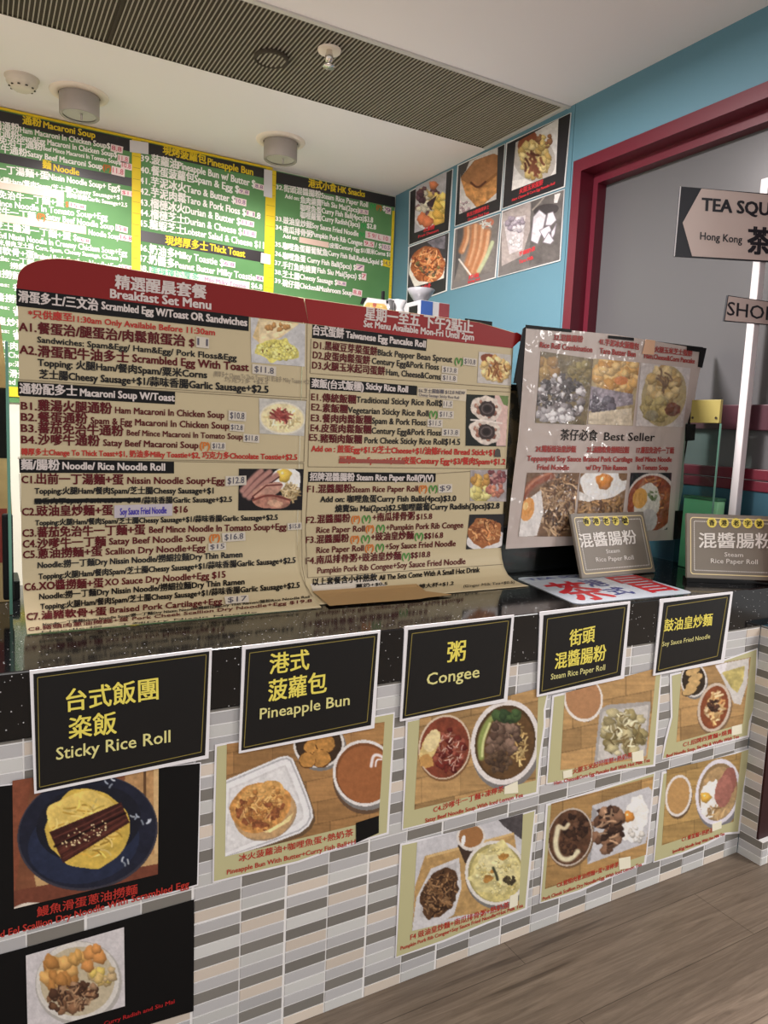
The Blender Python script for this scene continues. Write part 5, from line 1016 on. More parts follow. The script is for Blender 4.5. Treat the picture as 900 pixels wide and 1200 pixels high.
p = Print([(540, 194.5), (583.5, 172), (581.5, 233.5), (538, 251)], .5); p.fill((196, 190, 188), .06); p.poly([(540, 208), (556, 188), (578, 180), (584, 182), (582, 224), (561, 246), (546, 228)], (150, 92, 44)); p.poly([(540, 210), (562, 222), (584, 204), (582, 226), (561, 245), (546, 229)], (196, 128, 62), .25, 4); p.poly([(540, 209), (557, 188), (580, 180), (584, 184), (584, 200), (560, 220)], (168, 106, 58), .1); p.stroke([(552, 214), (560, 221), (569, 213)], 1.6, (90, 44, 26)); p.blobs(544, 242, 7, 8, 30, 1, 2, [(160, 130, 140), (206, 190, 190)]); p.poly([(538, 190), (552, 184), (546, 200), (540, 208)], (70, 64, 62))
wall_poster(B1, p, [('朱古力脆脆厚多士', 547, 254.5, 573, 244.5, 4.6, M_WRED), ('Chocolate Thick Toast', 548, 259, 573, 250, 2.8, M_WRED)], 'black poster of a thick brown toast slab, upper middle of the wall posters', M_WBLK)
B2 = [(532.4, 268), (586.6, 249.6), (580.8, 325.8), (528.2, 340)]
p = Print([(536, 269), (583.5, 252.5), (578.5, 318), (532, 331)], .5); p.fill((120, 112, 108), .12)
p.poly([(536, 269), (545, 266), (540, 300), (532, 330)], (84, 80, 82))
for i, (a, b, c, d, w) in enumerate(((547, 264, 541, 294, 5), (556, 264, 548, 310, 6), (564, 266, 552, 318, 6), (571, 272, 558, 318, 6))): p.stroke([(a, b), ((a + c) / 2 + 3, (b + d) / 2), (c, d)], w, (190, 116, 70)); p.stroke([(a + 1.5, b), ((a + c) / 2 + 5, (b + d) / 2), (c + 2, d)], w * .4, (216, 160, 116))
p.stroke([(577, 284), (570, 302), (561, 318)], 3, (176, 186, 140)); p.stroke([(538, 304), (553, 324)], 1.5, (216, 206, 196)); p.ell(572, 261, 7, 5, (186, 100, 76), -20); p.strands(570, 263, 9, 4, 10, 1, 8, [(196, 196, 190)])
wall_poster(B2, p, [('炸兩', 549, 328, 561, 324.5, 5, M_WRED), ('Spring Roll', 548, 332, 562, 328, 2.8, M_WRED)], 'grey poster of long fried rolls, lower middle of the wall posters', M_WGRY)
C1 = [(593.2, 167.6), (669, 131.8), (661.8, 219.2), (588.4, 244.8)]
p = Print([(604.5, 167), (654.5, 139.5), (651.5, 203.5), (599.5, 223.5)], .5); p.fill((206, 202, 200), .05); p.poly([(600, 212), (640, 205), (652, 190), (651, 204), (600, 224)], (224, 220, 216)); p.ell(626, 186, 24, 28, (180, 172, 166), -25); p.ell(618, 166, 14, 9, (150, 74, 46), -52); p.blobs(626, 187, 18, 22, 90, 3, 6.5, [(206, 176, 100), (222, 196, 124), (188, 150, 74), (196, 164, 92)], -20, 8); p.strands(624, 192, 15, 16, 16, 2, 9, [(130, 72, 48), (110, 56, 40)], ang=1.1); p.blobs(638, 164, 8, 8, 16, 2, 4, [(212, 180, 96), (150, 96, 60)])
wall_poster(C1, p, [('火腿玉米蛋餅', 608.5, 227.5, 636, 216.5, 6.4, M_WRED), ('Ham Cheese & Corn Egg Pancake Roll', 600, 236, 650, 216, 3, M_WRED)], 'black poster of cut egg pancake with red sauce, upper one nearest the maroon frame', M_WBLK)
C2 = [(588, 247), (661.6, 221.4), (656.4, 305.6), (582.8, 325.2)]
p = Print([(589, 248.5), (659.5, 223.5), (655.5, 304), (584.5, 323)], .5); p.fill((110, 104, 102), .1, 12); p.poly([(588, 250), (622, 236), (621, 270), (612, 300), (588, 312)], (166, 152, 148), .1); p.poly([(590, 260), (616, 252), (612, 292), (597, 298)], (196, 186, 190), .12); p.blobs(604, 262, 10, 9, 40, 2, 4, [(206, 198, 206), (176, 164, 178), (150, 136, 152)]); p.blobs(604, 284, 6, 9, 14, 1.5, 3, [(206, 200, 204)])
p.poly([(623, 232), (660, 222), (656, 304), (620, 312)], (98, 92, 90), .15, 8); p.ell(640, 246, 15, 7, (70, 64, 66), -10); p.poly([(650, 228), (657, 226), (653, 238), (649, 238)], (210, 206, 204)); p.stroke([(624, 246), (632, 238), (640, 228)], 1.2, (150, 140, 130))
for pts in ([(622, 282), (625, 254), (632, 246), (640, 252), (636, 270), (630, 286)], [(639, 264), (642, 250), (648, 248), (652, 258), (646, 264)], [(632, 270), (644, 264), (646, 270), (638, 280)], [(646, 272), (652, 262), (650, 274), (646, 282)], [(636, 284), (643, 272), (649, 282), (645, 286)]): p.poly(pts, (206, 200, 208), .1, 4); p.stroke(pts + [pts[0]], .7, (120, 112, 124))
wall_poster(C2, p, [('芋頭奶茶', 608, 300.5, 627, 293.5, 5, M_WRED), ('Taro Milk', 608, 309, 625, 303.5, 4, M_WRED)], 'grey poster of taro milk and taro pieces, lower one nearest the maroon frame', M_WGRY)
# ------------------------------------------------------------------ best seller sheet on its black board
BL, BR, TL = on(Plane((0, .352, 0), (0, 1, 0)), (592.7, 643.3)), on(Plane((0, .340, 0), (0, 1, 0)), (788.7, 632.7)), on(Plane((0, .345, 0), (0, 1, 0)), (616.7, 382))
SBS = Plane(BL, np.cross(BR - BL, TL - BL))
M_BSP = mat('laminate_white', (162, 150, 143), .3, .4, coat=.7); add_bump(M_BSP, 10, 1.0, 2, .05, True)
M_BSPH = attr_mat('laminated_photo', .3, .5); MATS['laminated_photo'].node_tree.nodes['Principled BSDF'].inputs['Coat Weight'].default_value = 1.0
MATS['laminated_photo'].node_tree.nodes['Principled BSDF'].inputs['Coat Roughness'].default_value = .06; add_bump(MATS['laminated_photo'], 13, 1.0, 3, .09, True)
ol = [(616.7, 382), (720, 392), (826, 409.5), (822.5, 425), (818, 444), (814.5, 466), (806, 495), (802, 530), (800.7, 570), (789, 632.7), (740, 635), (690, 638), (592.7, 643.3), (598, 590), (608, 510), (612.5, 450)]
mb = MB(); mb.poly(SBS, ol, 0, M_BSP, .0012)
BS = tag(mb.build('dish_poster'), 'white best seller sheet of six dishes behind the leaning grey plaque', 'poster')
mb = MB(); mb.poly(SBS, [(613.5, 385), (619, 381), (824, 407), (787, 630), (600, 640), (612, 500), (606, 449), (602.5, 449)], -.0015, M_BLACK, .004); mb.build('backing_board', BS)
IR = mat('ink_brick', (150, 62, 58), .5, .3, k=1.2)
letters(BS, SBS, [('32.混醬腸粉', 649, 398.5, 683, 401, 7.4, IR), ('Rice Roll Combination', 632.7, 407, 694, 412.9, 6.4, IR), ('41.芋泥冰火菠蘿包', 702, 403.4, 748.7, 409.6, 7.4, IR), ('Taro Butter Bun', 703, 414, 744.7, 418.2, 6.4, IR), ('火腿玉米芝士蛋餅', 767, 412.6, 811, 418, 7, IR), ('Ham,Cheese&Corn Pancake', 755, 419.5, 814, 426, 5.6, IR),
 ('茶仔必食', 656.7, 516, 700, 516.8, 12.6, M_INK, .006), ('Best Seller', 708, 516, 767, 517, 9.4, M_INK, .006),
 ('24.鐵板豉油皇炒麵', 628, 529.5, 674.8, 530, 7.6, IR), ('21.滷豬軟骨撈細拉麵', 688, 530.2, 737, 530.8, 7.4, IR), ('17.蕃茄免治牛一丁麵', 746, 530.8, 789.5, 531.2, 7.2, IR),
 ('Teppanyaki Soy Sauce', 618, 540, 681, 540.8, 6, IR), ('Braised Pork Cartilage', 684, 540.7, 741, 541.2, 5.8, IR), ('Beef Mince Noodle', 745, 540.8, 787, 541.2, 5.6, IR), ('Fried Noodle', 630, 550.3, 666.8, 551, 6, IR), ('w/ Dry Thin Ramen', 687, 550.6, 734.5, 551, 5.8, IR), ('In Tomato Soup', 747, 550.4, 782.8, 551, 5.6, IR)], .0022)
p = Print([(634, 411.5), (695.3, 420.7), (687.3, 498), (627.3, 495.5)], .7); p.fill((108, 92, 60), .2); p.blobs(640, 432, 10, 14, 14, 6, 9, [(166, 128, 62), (150, 108, 50)]); p.blobs(680, 435, 12, 14, 26, 4, 7, [(140, 124, 66), (118, 100, 50)]); p.blobs(657, 466, 30, 28, 170, 2, 5, [(78, 70, 70), (140, 132, 134), (196, 190, 192), (54, 46, 46), (110, 100, 100)]); p.blobs(650, 486, 22, 8, 40, 2, 5, [(206, 200, 200), (150, 144, 146)])
picture(p, SBS, .0014, BS, MATS['laminated_photo'])
p = Print([(695.5, 420), (749.5, 424.8), (741.5, 499), (688.8, 497)], .7); p.fill((150, 130, 88), .1); p.blobs(724, 438, 26, 20, 90, 4, 9, [(196, 144, 66), (182, 124, 48), (206, 164, 92)]); p.ell(728, 446, 8, 5, (196, 110, 50)); p.poly([(690, 452), (742, 462), (742, 474), (690, 482)], (130, 120, 130), .3); p.blobs(706, 474, 14, 9, 30, 3, 6, [(96, 92, 104), (150, 144, 156), (76, 70, 80)]); p.poly([(690, 484), (740, 478), (741, 499), (689, 497)], (182, 166, 138), .15)
picture(p, SBS, .0014, BS, MATS['laminated_photo'])
p = Print([(751.5, 425), (809.5, 431.5), (800.3, 500.5), (745, 499.3)], .7); p.fill((176, 168, 164), .06); p.ell(778, 464, 26, 36, (152, 134, 84), 12); p.blobs(778, 450, 17, 20, 60, 4, 8, [(172, 140, 72), (150, 116, 54), (192, 166, 104)], 10); p.blobs(768, 478, 14, 14, 30, 4, 7, [(168, 150, 86), (146, 128, 70)]); p.ell(788, 480, 9, 8, (110, 60, 44), -20, .1, .3); p.ell(764, 487, 8, 6, (120, 112, 84), 0, .1, .2); p.strands(780, 445, 12, 14, 10, 1.4, 12, [(110, 78, 40)], ang=1)
picture(p, SBS, .0014, BS, MATS['laminated_photo'])
p = Print([(618, 554), (679.3, 554), (670, 628.7), (607.5, 628.7)], .7); p.fill((110, 78, 52), .1); p.strands(655, 592, 27, 42, 300, 1.2, 14, [(122, 82, 46), (84, 54, 32), (160, 120, 76), (66, 42, 28), (182, 146, 104)], 10); p.stroke([(612, 582), (624, 566), (645, 557)], 6.5, (140, 66, 40)); p.stroke([(613, 578), (626, 562), (645, 554)], 2, (176, 104, 70)); p.poly([(618, 586), (634, 574), (637, 600), (629, 628), (608, 630), (609, 606)], (196, 190, 184), .06); p.ell(618, 597, 8, 14, (206, 128, 42), 14); p.ell(616, 593, 3, 5, (232, 170, 90), 14)
picture(p, SBS, .0014, BS, MATS['laminated_photo'])
p = Print([(680.7, 554.5), (735.3, 554.5), (730, 602), (674, 627)], .7); p.fill((128, 92, 58), .15); p.strands(705, 592, 32, 20, 150, 1.2, 10, [(130, 90, 48), (90, 58, 34), (160, 116, 64)]); p.egg(706, 568, 26, 17, 5, 708, 564, 9.5, (206, 118, 34)); p.poly([(677, 575), (688, 580), (700, 585), (690, 588), (678, 586)], (200, 196, 190))
picture(p, SBS, .0014, BS, MATS['laminated_photo'])
p = Print([(739.3, 554), (787.3, 554), (782, 620.7), (732.7, 623.3)], .7); p.fill((30, 30, 34)); p.ell(764, 590, 31, 36, (186, 176, 166), 10); p.ell(763, 590, 28, 33, (138, 58, 28), 10, 0, .2); p.strands(764, 580, 24, 24, 60, 1.2, 9, [(160, 80, 36), (110, 44, 24), (180, 110, 50)]); p.ell(758, 590, 15, 25, (192, 186, 172), 12, .08, .06); p.ell(750, 584, 8.5, 12, (204, 140, 46), 12); p.blobs(765, 580, 5, 7, 16, 1, 2, [(90, 110, 60), (120, 130, 90)]); p.ell(760, 610, 10, 14, (176, 170, 166), 10)
picture(p, SBS, .0014, BS, MATS['laminated_photo'])
mb = MB(); mb.poly(SBS, [(805, 405.5), (828, 408), (827, 413), (823, 431), (818, 430), (820, 412.5), (805, 410.5)], .0026, M_BLACK, .0006); mb.build('black_tape', BS)
mb = MB(); mb.poly(SBS, [(616, 380.5), (670, 386), (670, 389.5), (616, 384.5)], .0026, M_BLACK, .0006); mb.build('black_tape', BS)
mb = MB(); mb.poly(SBS, [(713, 393), (743, 396), (743, 399.4), (713, 396.4)], .0026, M_BLACK, .0006); mb.build('black_tape', BS)
mb = MB(); mb.poly(SBS, [(757, 397.6), (768, 399), (766.5, 416), (752.5, 414.5)], .0030, mat('tan_tape', (186, 150, 122), .5), .0006); mb.build('tan_tape', BS)
mb = MB(); mb.poly(SBS, [(803.5, 497), (815.5, 497), (814, 516), (803, 517)], .0026, M_BLACK, .0006); mb.build('black_tape', BS)
mb = MB(); mb.poly(SBS, [(791.5, 598.5), (804, 598), (801, 631), (789, 632)], .0026, M_BLACK, .0006); mb.build('black_tape', BS)
# black stand and brown patterned carton behind the sheet
M_STAND = mat('stand_black', (16, 15, 16), .22, .5, k=1.0)
mb = MB(); mb.bbox((-.688, .386, ZS + .001), (-.115, .56, .985), M_STAND, .004)
st = tag(mb.build('display_stand'), 'low glossy black stand behind the foot of the best seller sheet', 'stand')
mb = MB(); mb.bbox((-.115, .39, ZS + .001), (-.055, .55, .975), mat('stand_brown', (58, 44, 34), .5, k=1.1), .003); mb.build('side_panel', st)
M_DOOD = mat('carton_brown', (70, 56, 40), .6, k=1.1); noise_mix(M_DOOD, (84, 66, 46), (44, 36, 28), 34, 1.1, 2, .46, .54)
mb = MB(); mb.bbox((-.692, .40, .986), (-.20, .55, 1.385), M_DOOD, .004)
ct = tag(mb.build('carton'), 'dark brown patterned carton peeking between the cream menu and best seller sheet', 'carton')
mb = MB(); mb.bbox((-.694, .398, 1.386), (-.198, .552, 1.402), M_BLACK, .003); mb.build('lid', ct)

# ------------------------------------------------------------------ laminated tea shop sheet lying on the worktop
def ltext(mb, s, P0, ex, ey, w, h, m, bold=.03, n=None):
    co, F = glyphs(s); P0 = np.array(P0, float); ex = np.array(ex, float); ey = np.array(ey, float)
    lo, hi = co.min(0), co.max(0)
    for k, (dx, dy) in enumerate([(0, 0)] if not bold else [(-1, -1), (1, -1), (-1, 1), (1, 1)]):
        a = (co[:, 0] - lo[0]) / (hi[0] - lo[0]) * w + dx * bold * h; b = (co[:, 1] - lo[1]) / (hi[1] - lo[1]) * h + dy * bold * h
        mb.add(P0 + a[:, None] * ex + b[:, None] * ey + np.array([0, 0, k * 2e-5]), F, m)
M_LAM = mat('laminate_pale', (178, 186, 196), .18, .5, k=1.2)
TLp, FLp, FRp, BRp = np.array([-.668, .335]), np.array([-.727, .025]), np.array([-.298, .015]), np.array([-.262, .30])
def rc(p, a, b, r=.018):
    u = (a - p) / np.linalg.norm(a - p); v = (b - p) / np.linalg.norm(b - p); return [p + u * r, p + u * r * .3 + v * r * .3, p + v * r]
pts = rc(TLp, BRp, FLp) + rc(FLp, TLp, FRp) + rc(FRp, FLp, BRp) + rc(BRp, FRp, TLp)
n = len(pts); z0, z1 = ZS + .0003, ZS + .0017
mb = MB(); mb.add([(*q, z1) for q in pts] + [(*q, z0) for q in pts], [list(range(n)), list(range(2 * n - 1, n - 1, -1))] + [(i, i + n, (i + 1) % n + n, (i + 1) % n) for i in range(n)], M_LAM)
lam = tag(mb.build('laminated_sheet'), 'pale laminated sheet with red and blue characters lying under the leaning plaque', 'sheet')
ex = (FRp - FLp) / np.linalg.norm(FRp - FLp); ey = (TLp - FLp) / np.linalg.norm(TLp - FLp); E3 = lambda v: (v[0], v[1], 0)
mb = MB(); zt = z1 + .0004; MR_ = mat('marker_crimson', (158, 24, 34), .4, k=1.3); MB_ = mat('marker_navy', (42, 50, 110), .4, k=1.2)
ltext(mb, '茶', (-.695, .045, zt), E3(ex), E3(ey), .145, .205, MR_, .016)
ltext(mb, '冒', (-.43, .055, zt), E3(ex), E3(ey), .125, .20, MR_, .016)
ltext(mb, '港', (-.535, .165, zt), E3(ex), E3(ey), .075, .08, MB_, .02); ltext(mb, '式', (-.545, .065, zt), E3(ex), E3(ey), .075, .08, MB_, .02)
ltext(mb, 'TEA SQUARE', (-.655, .285, zt), E3(ex), E3(ey), .33, .030, MB_, .02); mb.build('lettering', lam)

# ------------------------------------------------------------------ grey rice paper roll plaques
M_PLQ = mat('plaque_grey', (112, 104, 94), .4, .4); M_PLE = mat('plaque_side', (104, 92, 78), .5, k=1.2); M_PLC = mat('plaque_cream', (206, 188, 142), .4); M_PLW = mat('plaque_white', (204, 198, 192), .5); M_DISC = mat('plaque_yellow', (206, 188, 84), .45)
def plaque(pl, pr, z, th, hgt, length, rows, discs, up, label, base=False):
    B1 = on(Plane((0, 0, z), (0, 0, 1)), pl); B2 = on(Plane((0, 0, z), (0, 0, 1)), pr)
    b = (B2 - B1) / np.linalg.norm(B2 - B1); back = np.array([-b[1], b[0], 0]); t = math.radians(th)
    h = np.array([0, 0, 1]) * math.cos(t) + back * math.sin(t); nn = np.cross(b, h); S_ = Plane(B1, nn); nn = S_.n
    L = length or np.linalg.norm(B2 - B1)
    c = [B1, B1 + b * L, B1 + b * L + h * hgt, B1 + h * hgt]; th_ = .010
    mb = MB(); bm = bmesh.new(); vs_ = [bm.verts.new(v) for v in c] + [bm.verts.new(v - nn * th_) for v in c]
    for f in ((0, 1, 2, 3), (7, 6, 5, 4), (0, 4, 5, 1), (1, 5, 6, 2), (2, 6, 7, 3), (3, 7, 4, 0)): bm.faces.new([vs_[i] for i in f])
    bmesh.ops.recalc_face_normals(bm, faces=bm.faces); bmesh.ops.bevel(bm, geom=bm.edges[:], offset=.0015, segments=2, affect='EDGES'); mb.bm(bm, M_PLQ); bm.free()
    o = tag(mb.build('table_plaque'), label, 'sign', 'grey rice paper roll plaques on the worktop')
    def P2(u, v, k=.0006): return B1 + b * u + h * v + nn * k
    def rr(i, r):
        out = []
        for cx, cy, a0 in ((L - i - r, i + r, -90), (L - i - r, hgt - i - r, 0), (i + r, hgt - i - r, 90), (i + r, i + r, 180)):
            for k in range(5): a = math.radians(a0 + k * 22.5); out.append((cx + r * math.cos(a), cy + r * math.sin(a)))
        return out
    A, Bq = rr(.011, .010), rr(.0138, .0075); n = len(A)
    mb = MB(); mb.add([P2(*q) for q in A] + [P2(*q) for q in Bq], [(i, (i + 1) % n, (i + 1) % n + n, i + n) for i in range(n)], M_PLC); mb.build('cream_border', o)
    mb = MB(); i = .0235; w = .0022
    per = [((i, i), (L - i, i)), ((L - i, i), (L - i, hgt - i)), ((L - i, hgt - i), (i, hgt - i)), ((i, hgt - i), (i, i))]
    for (x0, y0), (x1, y1) in per:
        N = int(math.hypot(x1 - x0, y1 - y0) / .0055)
        for k in range(N):
            cx, cy = x0 + (x1 - x0) * (k + .5) / N, y0 + (y1 - y0) * (k + .5) / N
            mb.add([P2(cx - w * .8, cy - w * .5), P2(cx + w * .5, cy - w * .8), P2(cx + w * .8, cy + w * .5), P2(cx - w * .5, cy + w * .8)], [(0, 1, 2, 3)], M_PLW)
    mb.build('dotted_border', o)
    letters(o, S_, [(*r, up) for r in rows], .0014)
    for (x, y, ch) in discs:
        ctr = on(S_, (x, y), .0010); mb = MB(); mb.add([ctr] + [ctr + (b * math.cos(a) + h * math.sin(a)) * .0150 for a in np.linspace(0, 2 * math.pi, 25)[:-1]], [(0, k + 1, (k + 1) % 24 + 1) for k in range(24)], M_DISC)
        d = mb.build('yellow_disc', o); text_p = MB(); text(text_p, S_, ch, x - 3.2, y + 3.4, x + 3.2, y + 3.4, 6.6, M_INK, .0018, .02, up); text_p.build('lettering', d)
    mb = MB(); Q = P2(L * .5, hgt * .62, -th_ - .001); foot = np.array([Q[0] + back[0] * .05, Q[1] + back[1] * .05, ZS + .0018])
    wv = b * .02; mb.add([Q - wv, Q + wv, foot + wv * 1.6, foot - wv * 1.6, Q - wv + back * .004, Q + wv + back * .004, foot + wv * 1.6 + back * .004, foot - wv * 1.6 + back * .004], [(0, 1, 2, 3), (7, 6, 5, 4), (0, 4, 5, 1), (1, 5, 6, 2), (2, 6, 7, 3), (3, 7, 4, 0)], M_PLE); mb.build('easel_leg', o)
    if base:
        mb = MB(); a0, a1 = B1 + b * .004 + back * .004, B1 + b * (L - .004) + back * .004; e = back * .03
        V = [a0, a1, a1 + e, a0 + e]; mb.add([(v[0], v[1], ZS + .0006) for v in V] + [(v[0], v[1], z + .001) for v in V], [(0, 3, 2, 1), (4, 5, 6, 7), (0, 1, 5, 4), (1, 2, 6, 5), (2, 3, 7, 6), (3, 0, 4, 7)], M_STAND); mb.build('ledge', o)
    return o
dx = lambda l, y, st=0.0: [(x, y + st * i, c) for i, (x, c) in enumerate(zip(l, '香港老字號'))]
plaque((682, 678), (768.4, 670), ZS + .0035, 20, .196, .3212, [('混醬腸粉', 680.6, 642, 747, 637, 16, M_PLW, .012), ('Steam', 710.8, 648.4, 726.5, 647.2, 4.6, M_PLW, .0), ('Rice Paper Roll', 699, 658.4, 742.8, 655.6, 5.2, M_PLW, .0)], dx((687.7, 699.1, 710.8, 721.5, 732.9), 610.8, -.2), (-.2, -1), 'grey rice paper roll plaque leaning back on the pale laminated sheet')
plaque((804.7, 677), (903, 680.5), ZS + .0145, 12, .194, .282, [('混醬腸粉', 819, 642, 906, 642.6, 17, M_PLW, .012), ('Steam', 849, 652, 870.8, 652.8, 4.8, M_PLW, .0), ('Rice Paper Roll', 833, 659.8, 888, 661.2, 5.4, M_PLW, .0)], dx((834.2, 848.4, 862.7, 876.2, 889.7), 612.4, .3), (-.005, -1), 'grey rice paper roll plaque standing by the white signpost at the wall', True)

# ------------------------------------------------------------------ white signpost with the arrow board
PX = .05; pc = on(Plane((PX, 0, 0), (1, 0, 0)), (891, 310)); pcx, pcy = PX, float(pc[1]) + .004
M_POST = mat('post_white', (206, 202, 204), .4, .5, k=1.3)
mb = MB(); mb.bbox((pcx - .013, pcy - .013, ZS + .001), (pcx + .013, pcy + .013, 2.05), M_POST, .0025)
sp = tag(mb.build('sign_post'), 'white square post carrying a tea square arrow board and a shop board', 'signpost')
mb = MB(); mb.bbox((pcx - .028, pcy - .03, ZS + .0006), (pcx + .028, pcy + .03, ZS + .012), M_STAND, .003); mb.build('foot_plate', sp)
def hdir(px, py):
    d = rays([px], [py])[0]; d[2] = 0; return d / np.linalg.norm(d)
def sboard(vp, gap, q, name, inner, rows, face, under):
    d = hdir(*vp); nn = np.cross(d, (0, 0, 1.0)); S_ = Plane((pcx, pcy, 0), nn); S_.p = S_.p + S_.n * (.0185 + gap)
    mb = MB(); mb.poly(S_, q, 0, under, .006); o = mb.build(name, sp)
    mb = MB(); mb.poly(S_, inner, .0008, face); mb.build('face_panel', o); letters(o, S_, rows, .0016)
    return o, S_
M_SFACE = mat('sign_face', (192, 176, 170), .5, .3, k=1.25); M_SBLK = mat('sign_rim', (26, 28, 36), .4, k=1.2)
o, S_ = sboard((7568, 808), .002, [(797.5, 218.5), (903, 227.2), (903, 307.2), (790, 300.5)], 'arrow_board', [(822, 221), (903, 228.4), (903, 305.6), (811, 300.2), (800, 261)],
 [('TEA SQU', 822.5, 246.5, 901.5, 252.5, 14.5, M_SBLK, .034, (.05, -1)), ('Hong Kong', 820.5, 280.5, 869.5, 285, 8.6, M_SBLK, .016, (.05, -1)), ('茶', 876, 297, 902.5, 299, 30, M_SBLK, .04, (.05, -1))], M_SFACE, M_SBLK)
mb = MB(); mb.line(S_, (797.6, 218.5), (790.2, 300.5), 1.3, .0012, M_POST); mb.build('edge_strip', o)
sboard((2458, 587), .0, [(853, 346), (903, 353.6), (903, 381), (848.5, 376.3)], 'shop_board', [(853.8, 347), (903, 354.4), (903, 380.2), (849.5, 375.4)], [('SHOP', 852, 369, 907, 376, 15.5, M_SBLK, .008, (.07, -1))], M_SFACE, M_SBLK)

# ------------------------------------------------------------------ things behind the glass
M_STEEL = mat('brushed_steel', (150, 150, 150), .35, .5, metal=.8)
mb = MB(); mb.bbox((-1.02, 1.08, .08), (-.25, 1.62, 1.66), M_STEEL, .006)
fr = tag(mb.build('steel_cabinet'), 'upright steel kitchen cabinet hidden behind the cream menu, crockery on its top', 'cabinet')
for xa, xb in ((-1.012, -.639), (-.631, -.258)):
    mb = MB(); mb.bbox((xa, 1.064, .12), (xb, 1.0795, 1.62), M_STEEL, .004); d = mb.build('door', fr)
    hx = xb - .03 if xb < -.6 else xa + .03
    mb = MB(); mb.bbox((hx - .008, 1.045, .8), (hx + .008, 1.0638, 1.0), M_CHROME, .003); mb.build('handle', d)
for fx, fy in ((-.98, 1.12), (-.29, 1.12), (-.98, 1.58), (-.29, 1.58)):
    mb = MB(); mb.lathe([(0, 0), (.022, 0), (.022, .0795), (0, .0795)], (fx, fy, 0), M_DARK, 16); mb.build('foot', fr)
ZK = 1.6605
KI = .5
M_BOX = mat('carton_white', (206, 206, 208), .5, k=KI)
x0, x1, yy, zt = -.509, -.372, 1.2, 1.763
mb = MB(); mb.bbox((x0, yy, ZK), (x1, yy + .13, zt), M_BOX, .003)
tb = tag(mb.build('tissue_box'), 'blue, white and red striped box on the steel cabinet by the blue wall', 'box')
mb = MB(); mb.box((x0 + .002, yy - .001, ZK + .002), (x0 + .057, yy - .0002, zt - .002), mat('stripe_blue', (58, 96, 170), .5, k=KI)); mb.box((x1 - .050, yy - .001, ZK + .002), (x1 - .001, yy - .0002, zt - .002), mat('stripe_red', (150, 70, 74), .5, k=KI)); mb.build('colour_stripe', tb)
mb = MB(); mb.box((x0 - .001, yy + .02, ZK + .03), (x0 - .0002, yy + .085, zt - .018), M_BLACK); mb.build('opening', tb)
M_BOWL = mat('bowl_grey', (176, 176, 182), .3, .5, k=KI)
mb = MB(); mb.lathe([(0, .003), (.018, .003), (.022, 0), (.024, .004), (.040, .024), (.056, .052), (.054, .053), (.038, .027), (.02, .008), (0, .007)], (-.47, 1.265, zt), M_BOWL)
tag(mb.build('bowl'), 'pale grey bowl on top of the striped box', 'bowl')
M_CERA = mat('ceramic_white', (214, 214, 216), .25, .5, k=KI)
mb = MB(); mb.lathe([(0, 0), (.026, 0), (.028, .01), (.024, .055), (.021, .066), (.033, .094), (.031, .095), (.019, .068), (.0, .064)], (-.585, 1.24, ZK), M_CERA)
cu = tag(mb.build('sauce_jug'), 'white flared jug between the metal cup and the striped box', 'jug')
mb = MB(); bm = bmesh.new(); bmesh.ops.create_cone(bm, segments=12, radius1=.006, radius2=.004, depth=.03, cap_ends=True)
for v in bm.verts: v.co = Vector((-.585 - .033 + v.co.z * .9, 1.235 + v.co.x, ZK + .0935 + v.co.y * .6))
mb.bm(bm, M_CERA); bm.free(); mb.build('spout', cu)
mb = MB(); mb.lathe([(0, 0), (.021, 0), (.021, .088), (.019, .088), (.019, .01), (0, .01)], (-.632, 1.23, ZK), mat('cup_metal', (150, 150, 152), .3, .5, metal=.7, k=KI))
mc = tag(mb.build('metal_cup'), 'small dull metal cup with a black handle beside the white jug', 'cup')
mb = MB(); mb.bbox((-.668, 1.222, ZK + .03), (-.656, 1.234, ZK + .12), M_BLACK, .003); mb.bbox((-.657, 1.224, ZK + .06), (-.6525, 1.232, ZK + .07), M_BLACK, .001); mb.build('handle', mc)
SK = Plane((0, 1.185, 0), (0, 1, 0))
mb = MB(); mb.poly(SK, [(430.5, 348.6), (452.5, 351.8), (456, 374), (421, 370)], 0, mat('card_white', (222, 220, 218), .5, k=KI), .003)
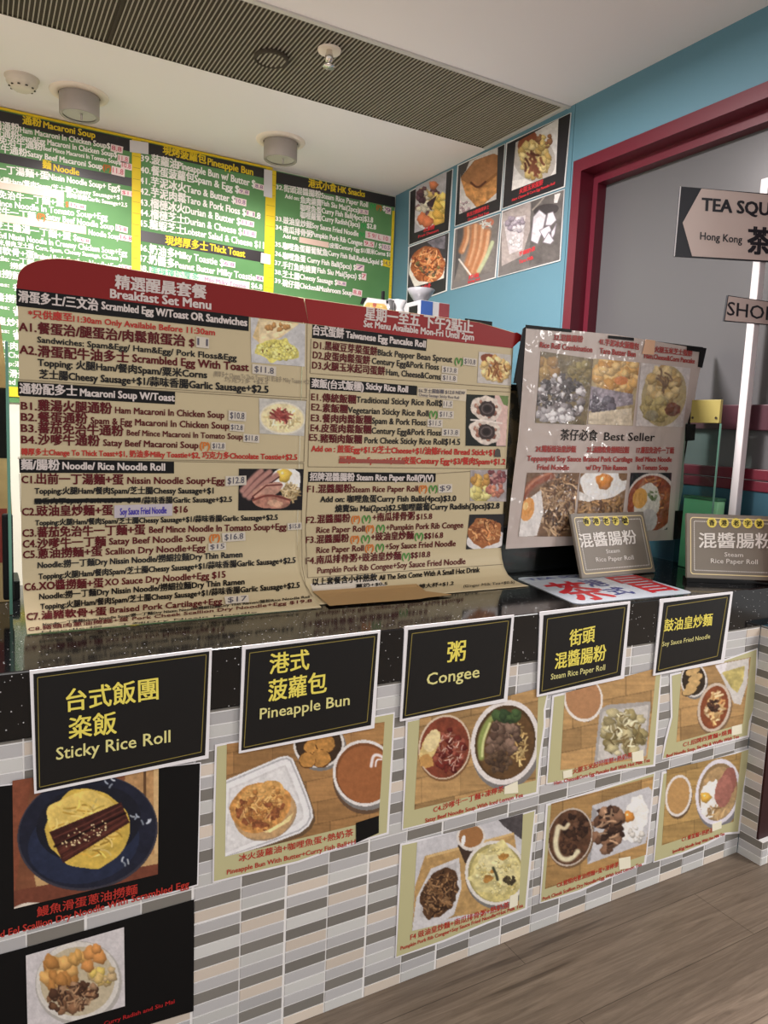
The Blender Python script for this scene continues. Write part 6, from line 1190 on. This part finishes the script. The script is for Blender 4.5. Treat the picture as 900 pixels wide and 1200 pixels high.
fc = tag(mb.build('photo_card'), 'small white card with an omelette picture peeping over the red band', 'card')
p = Print([(427.5, 354), (453, 356.5), (456, 370), (423.5, 368)], .5); p.fill((220, 216, 210)); p.ell(440, 362, 14, 9, (226, 180, 84), 6, .05, .15); p.ell(439, 357, 2.2, 3, (190, 90, 70)); p.blobs(440, 362, 9, 5, 14, 1, 2, [(200, 120, 70), (236, 206, 130)]); picture(p, SK, .001, fc, k=KI)
mb = MB(); mb.poly(SK, [(424.5, 349), (430.5, 349), (425, 357), (422, 356)], .001, M_BLACK, .0008); mb.poly(SK, [(452.5, 352), (455, 353), (454.5, 356), (452.8, 355)], .001, M_BLACK, .0008); mb.build('black_corner', fc)
mb = MB(); mb.box((-.75, 1.1895, ZK), (-.70, 1.215, ZK + .03), M_BLACK); mb.build('rest', fc)
# brown paper carton with a black band at the glass end
M_KRAFT = mat('kraft', (176, 156, 112), .7, .2, k=1.2); noise_mix(M_KRAFT, (160, 138, 98), (188, 166, 122), 9, 1.2)
mb = MB()
V = []
for z, xr in ((ZS + .001, -1.973), (1.003, -1.968), (1.160, -1.973), (1.311, -1.973), (1.445, -1.985)):
    V += [(-2.26, .49, z), (xr, .49, z), (xr, .62, z), (-2.26, .62, z)]
Fs = [(0, 3, 2, 1), (16, 17, 18, 19)]
for k in range(4):
    a = k * 4
    for i in range(4): Fs.append((a + i, a + (i + 1) % 4, a + 4 + (i + 1) % 4, a + 4 + i))
mb.add(V, Fs, M_KRAFT)
kb = tag(mb.build('paper_bag'), 'tall brown paper bag with a black band behind the end of the glass screen', 'bag')
mb = MB(); mb.box((-2.262, .4885, 1.160), (-1.9715, .6215, 1.311), M_BLACK); mb.build('black_band', kb)
mb = MB(); mb.box((-2.12, .4888, .93), (-1.979, .4897, 1.05), mat('red_print', (120, 44, 36), .6)); mb.build('red_print', kb)
mb = MB(); mb.bbox((-1.9745, .50, ZS + .001), (-1.955, .60, .885), M_BLACK, .003)
tag(mb.build('power_brick'), 'small black block on the worktop beside the brown paper bag', 'block')
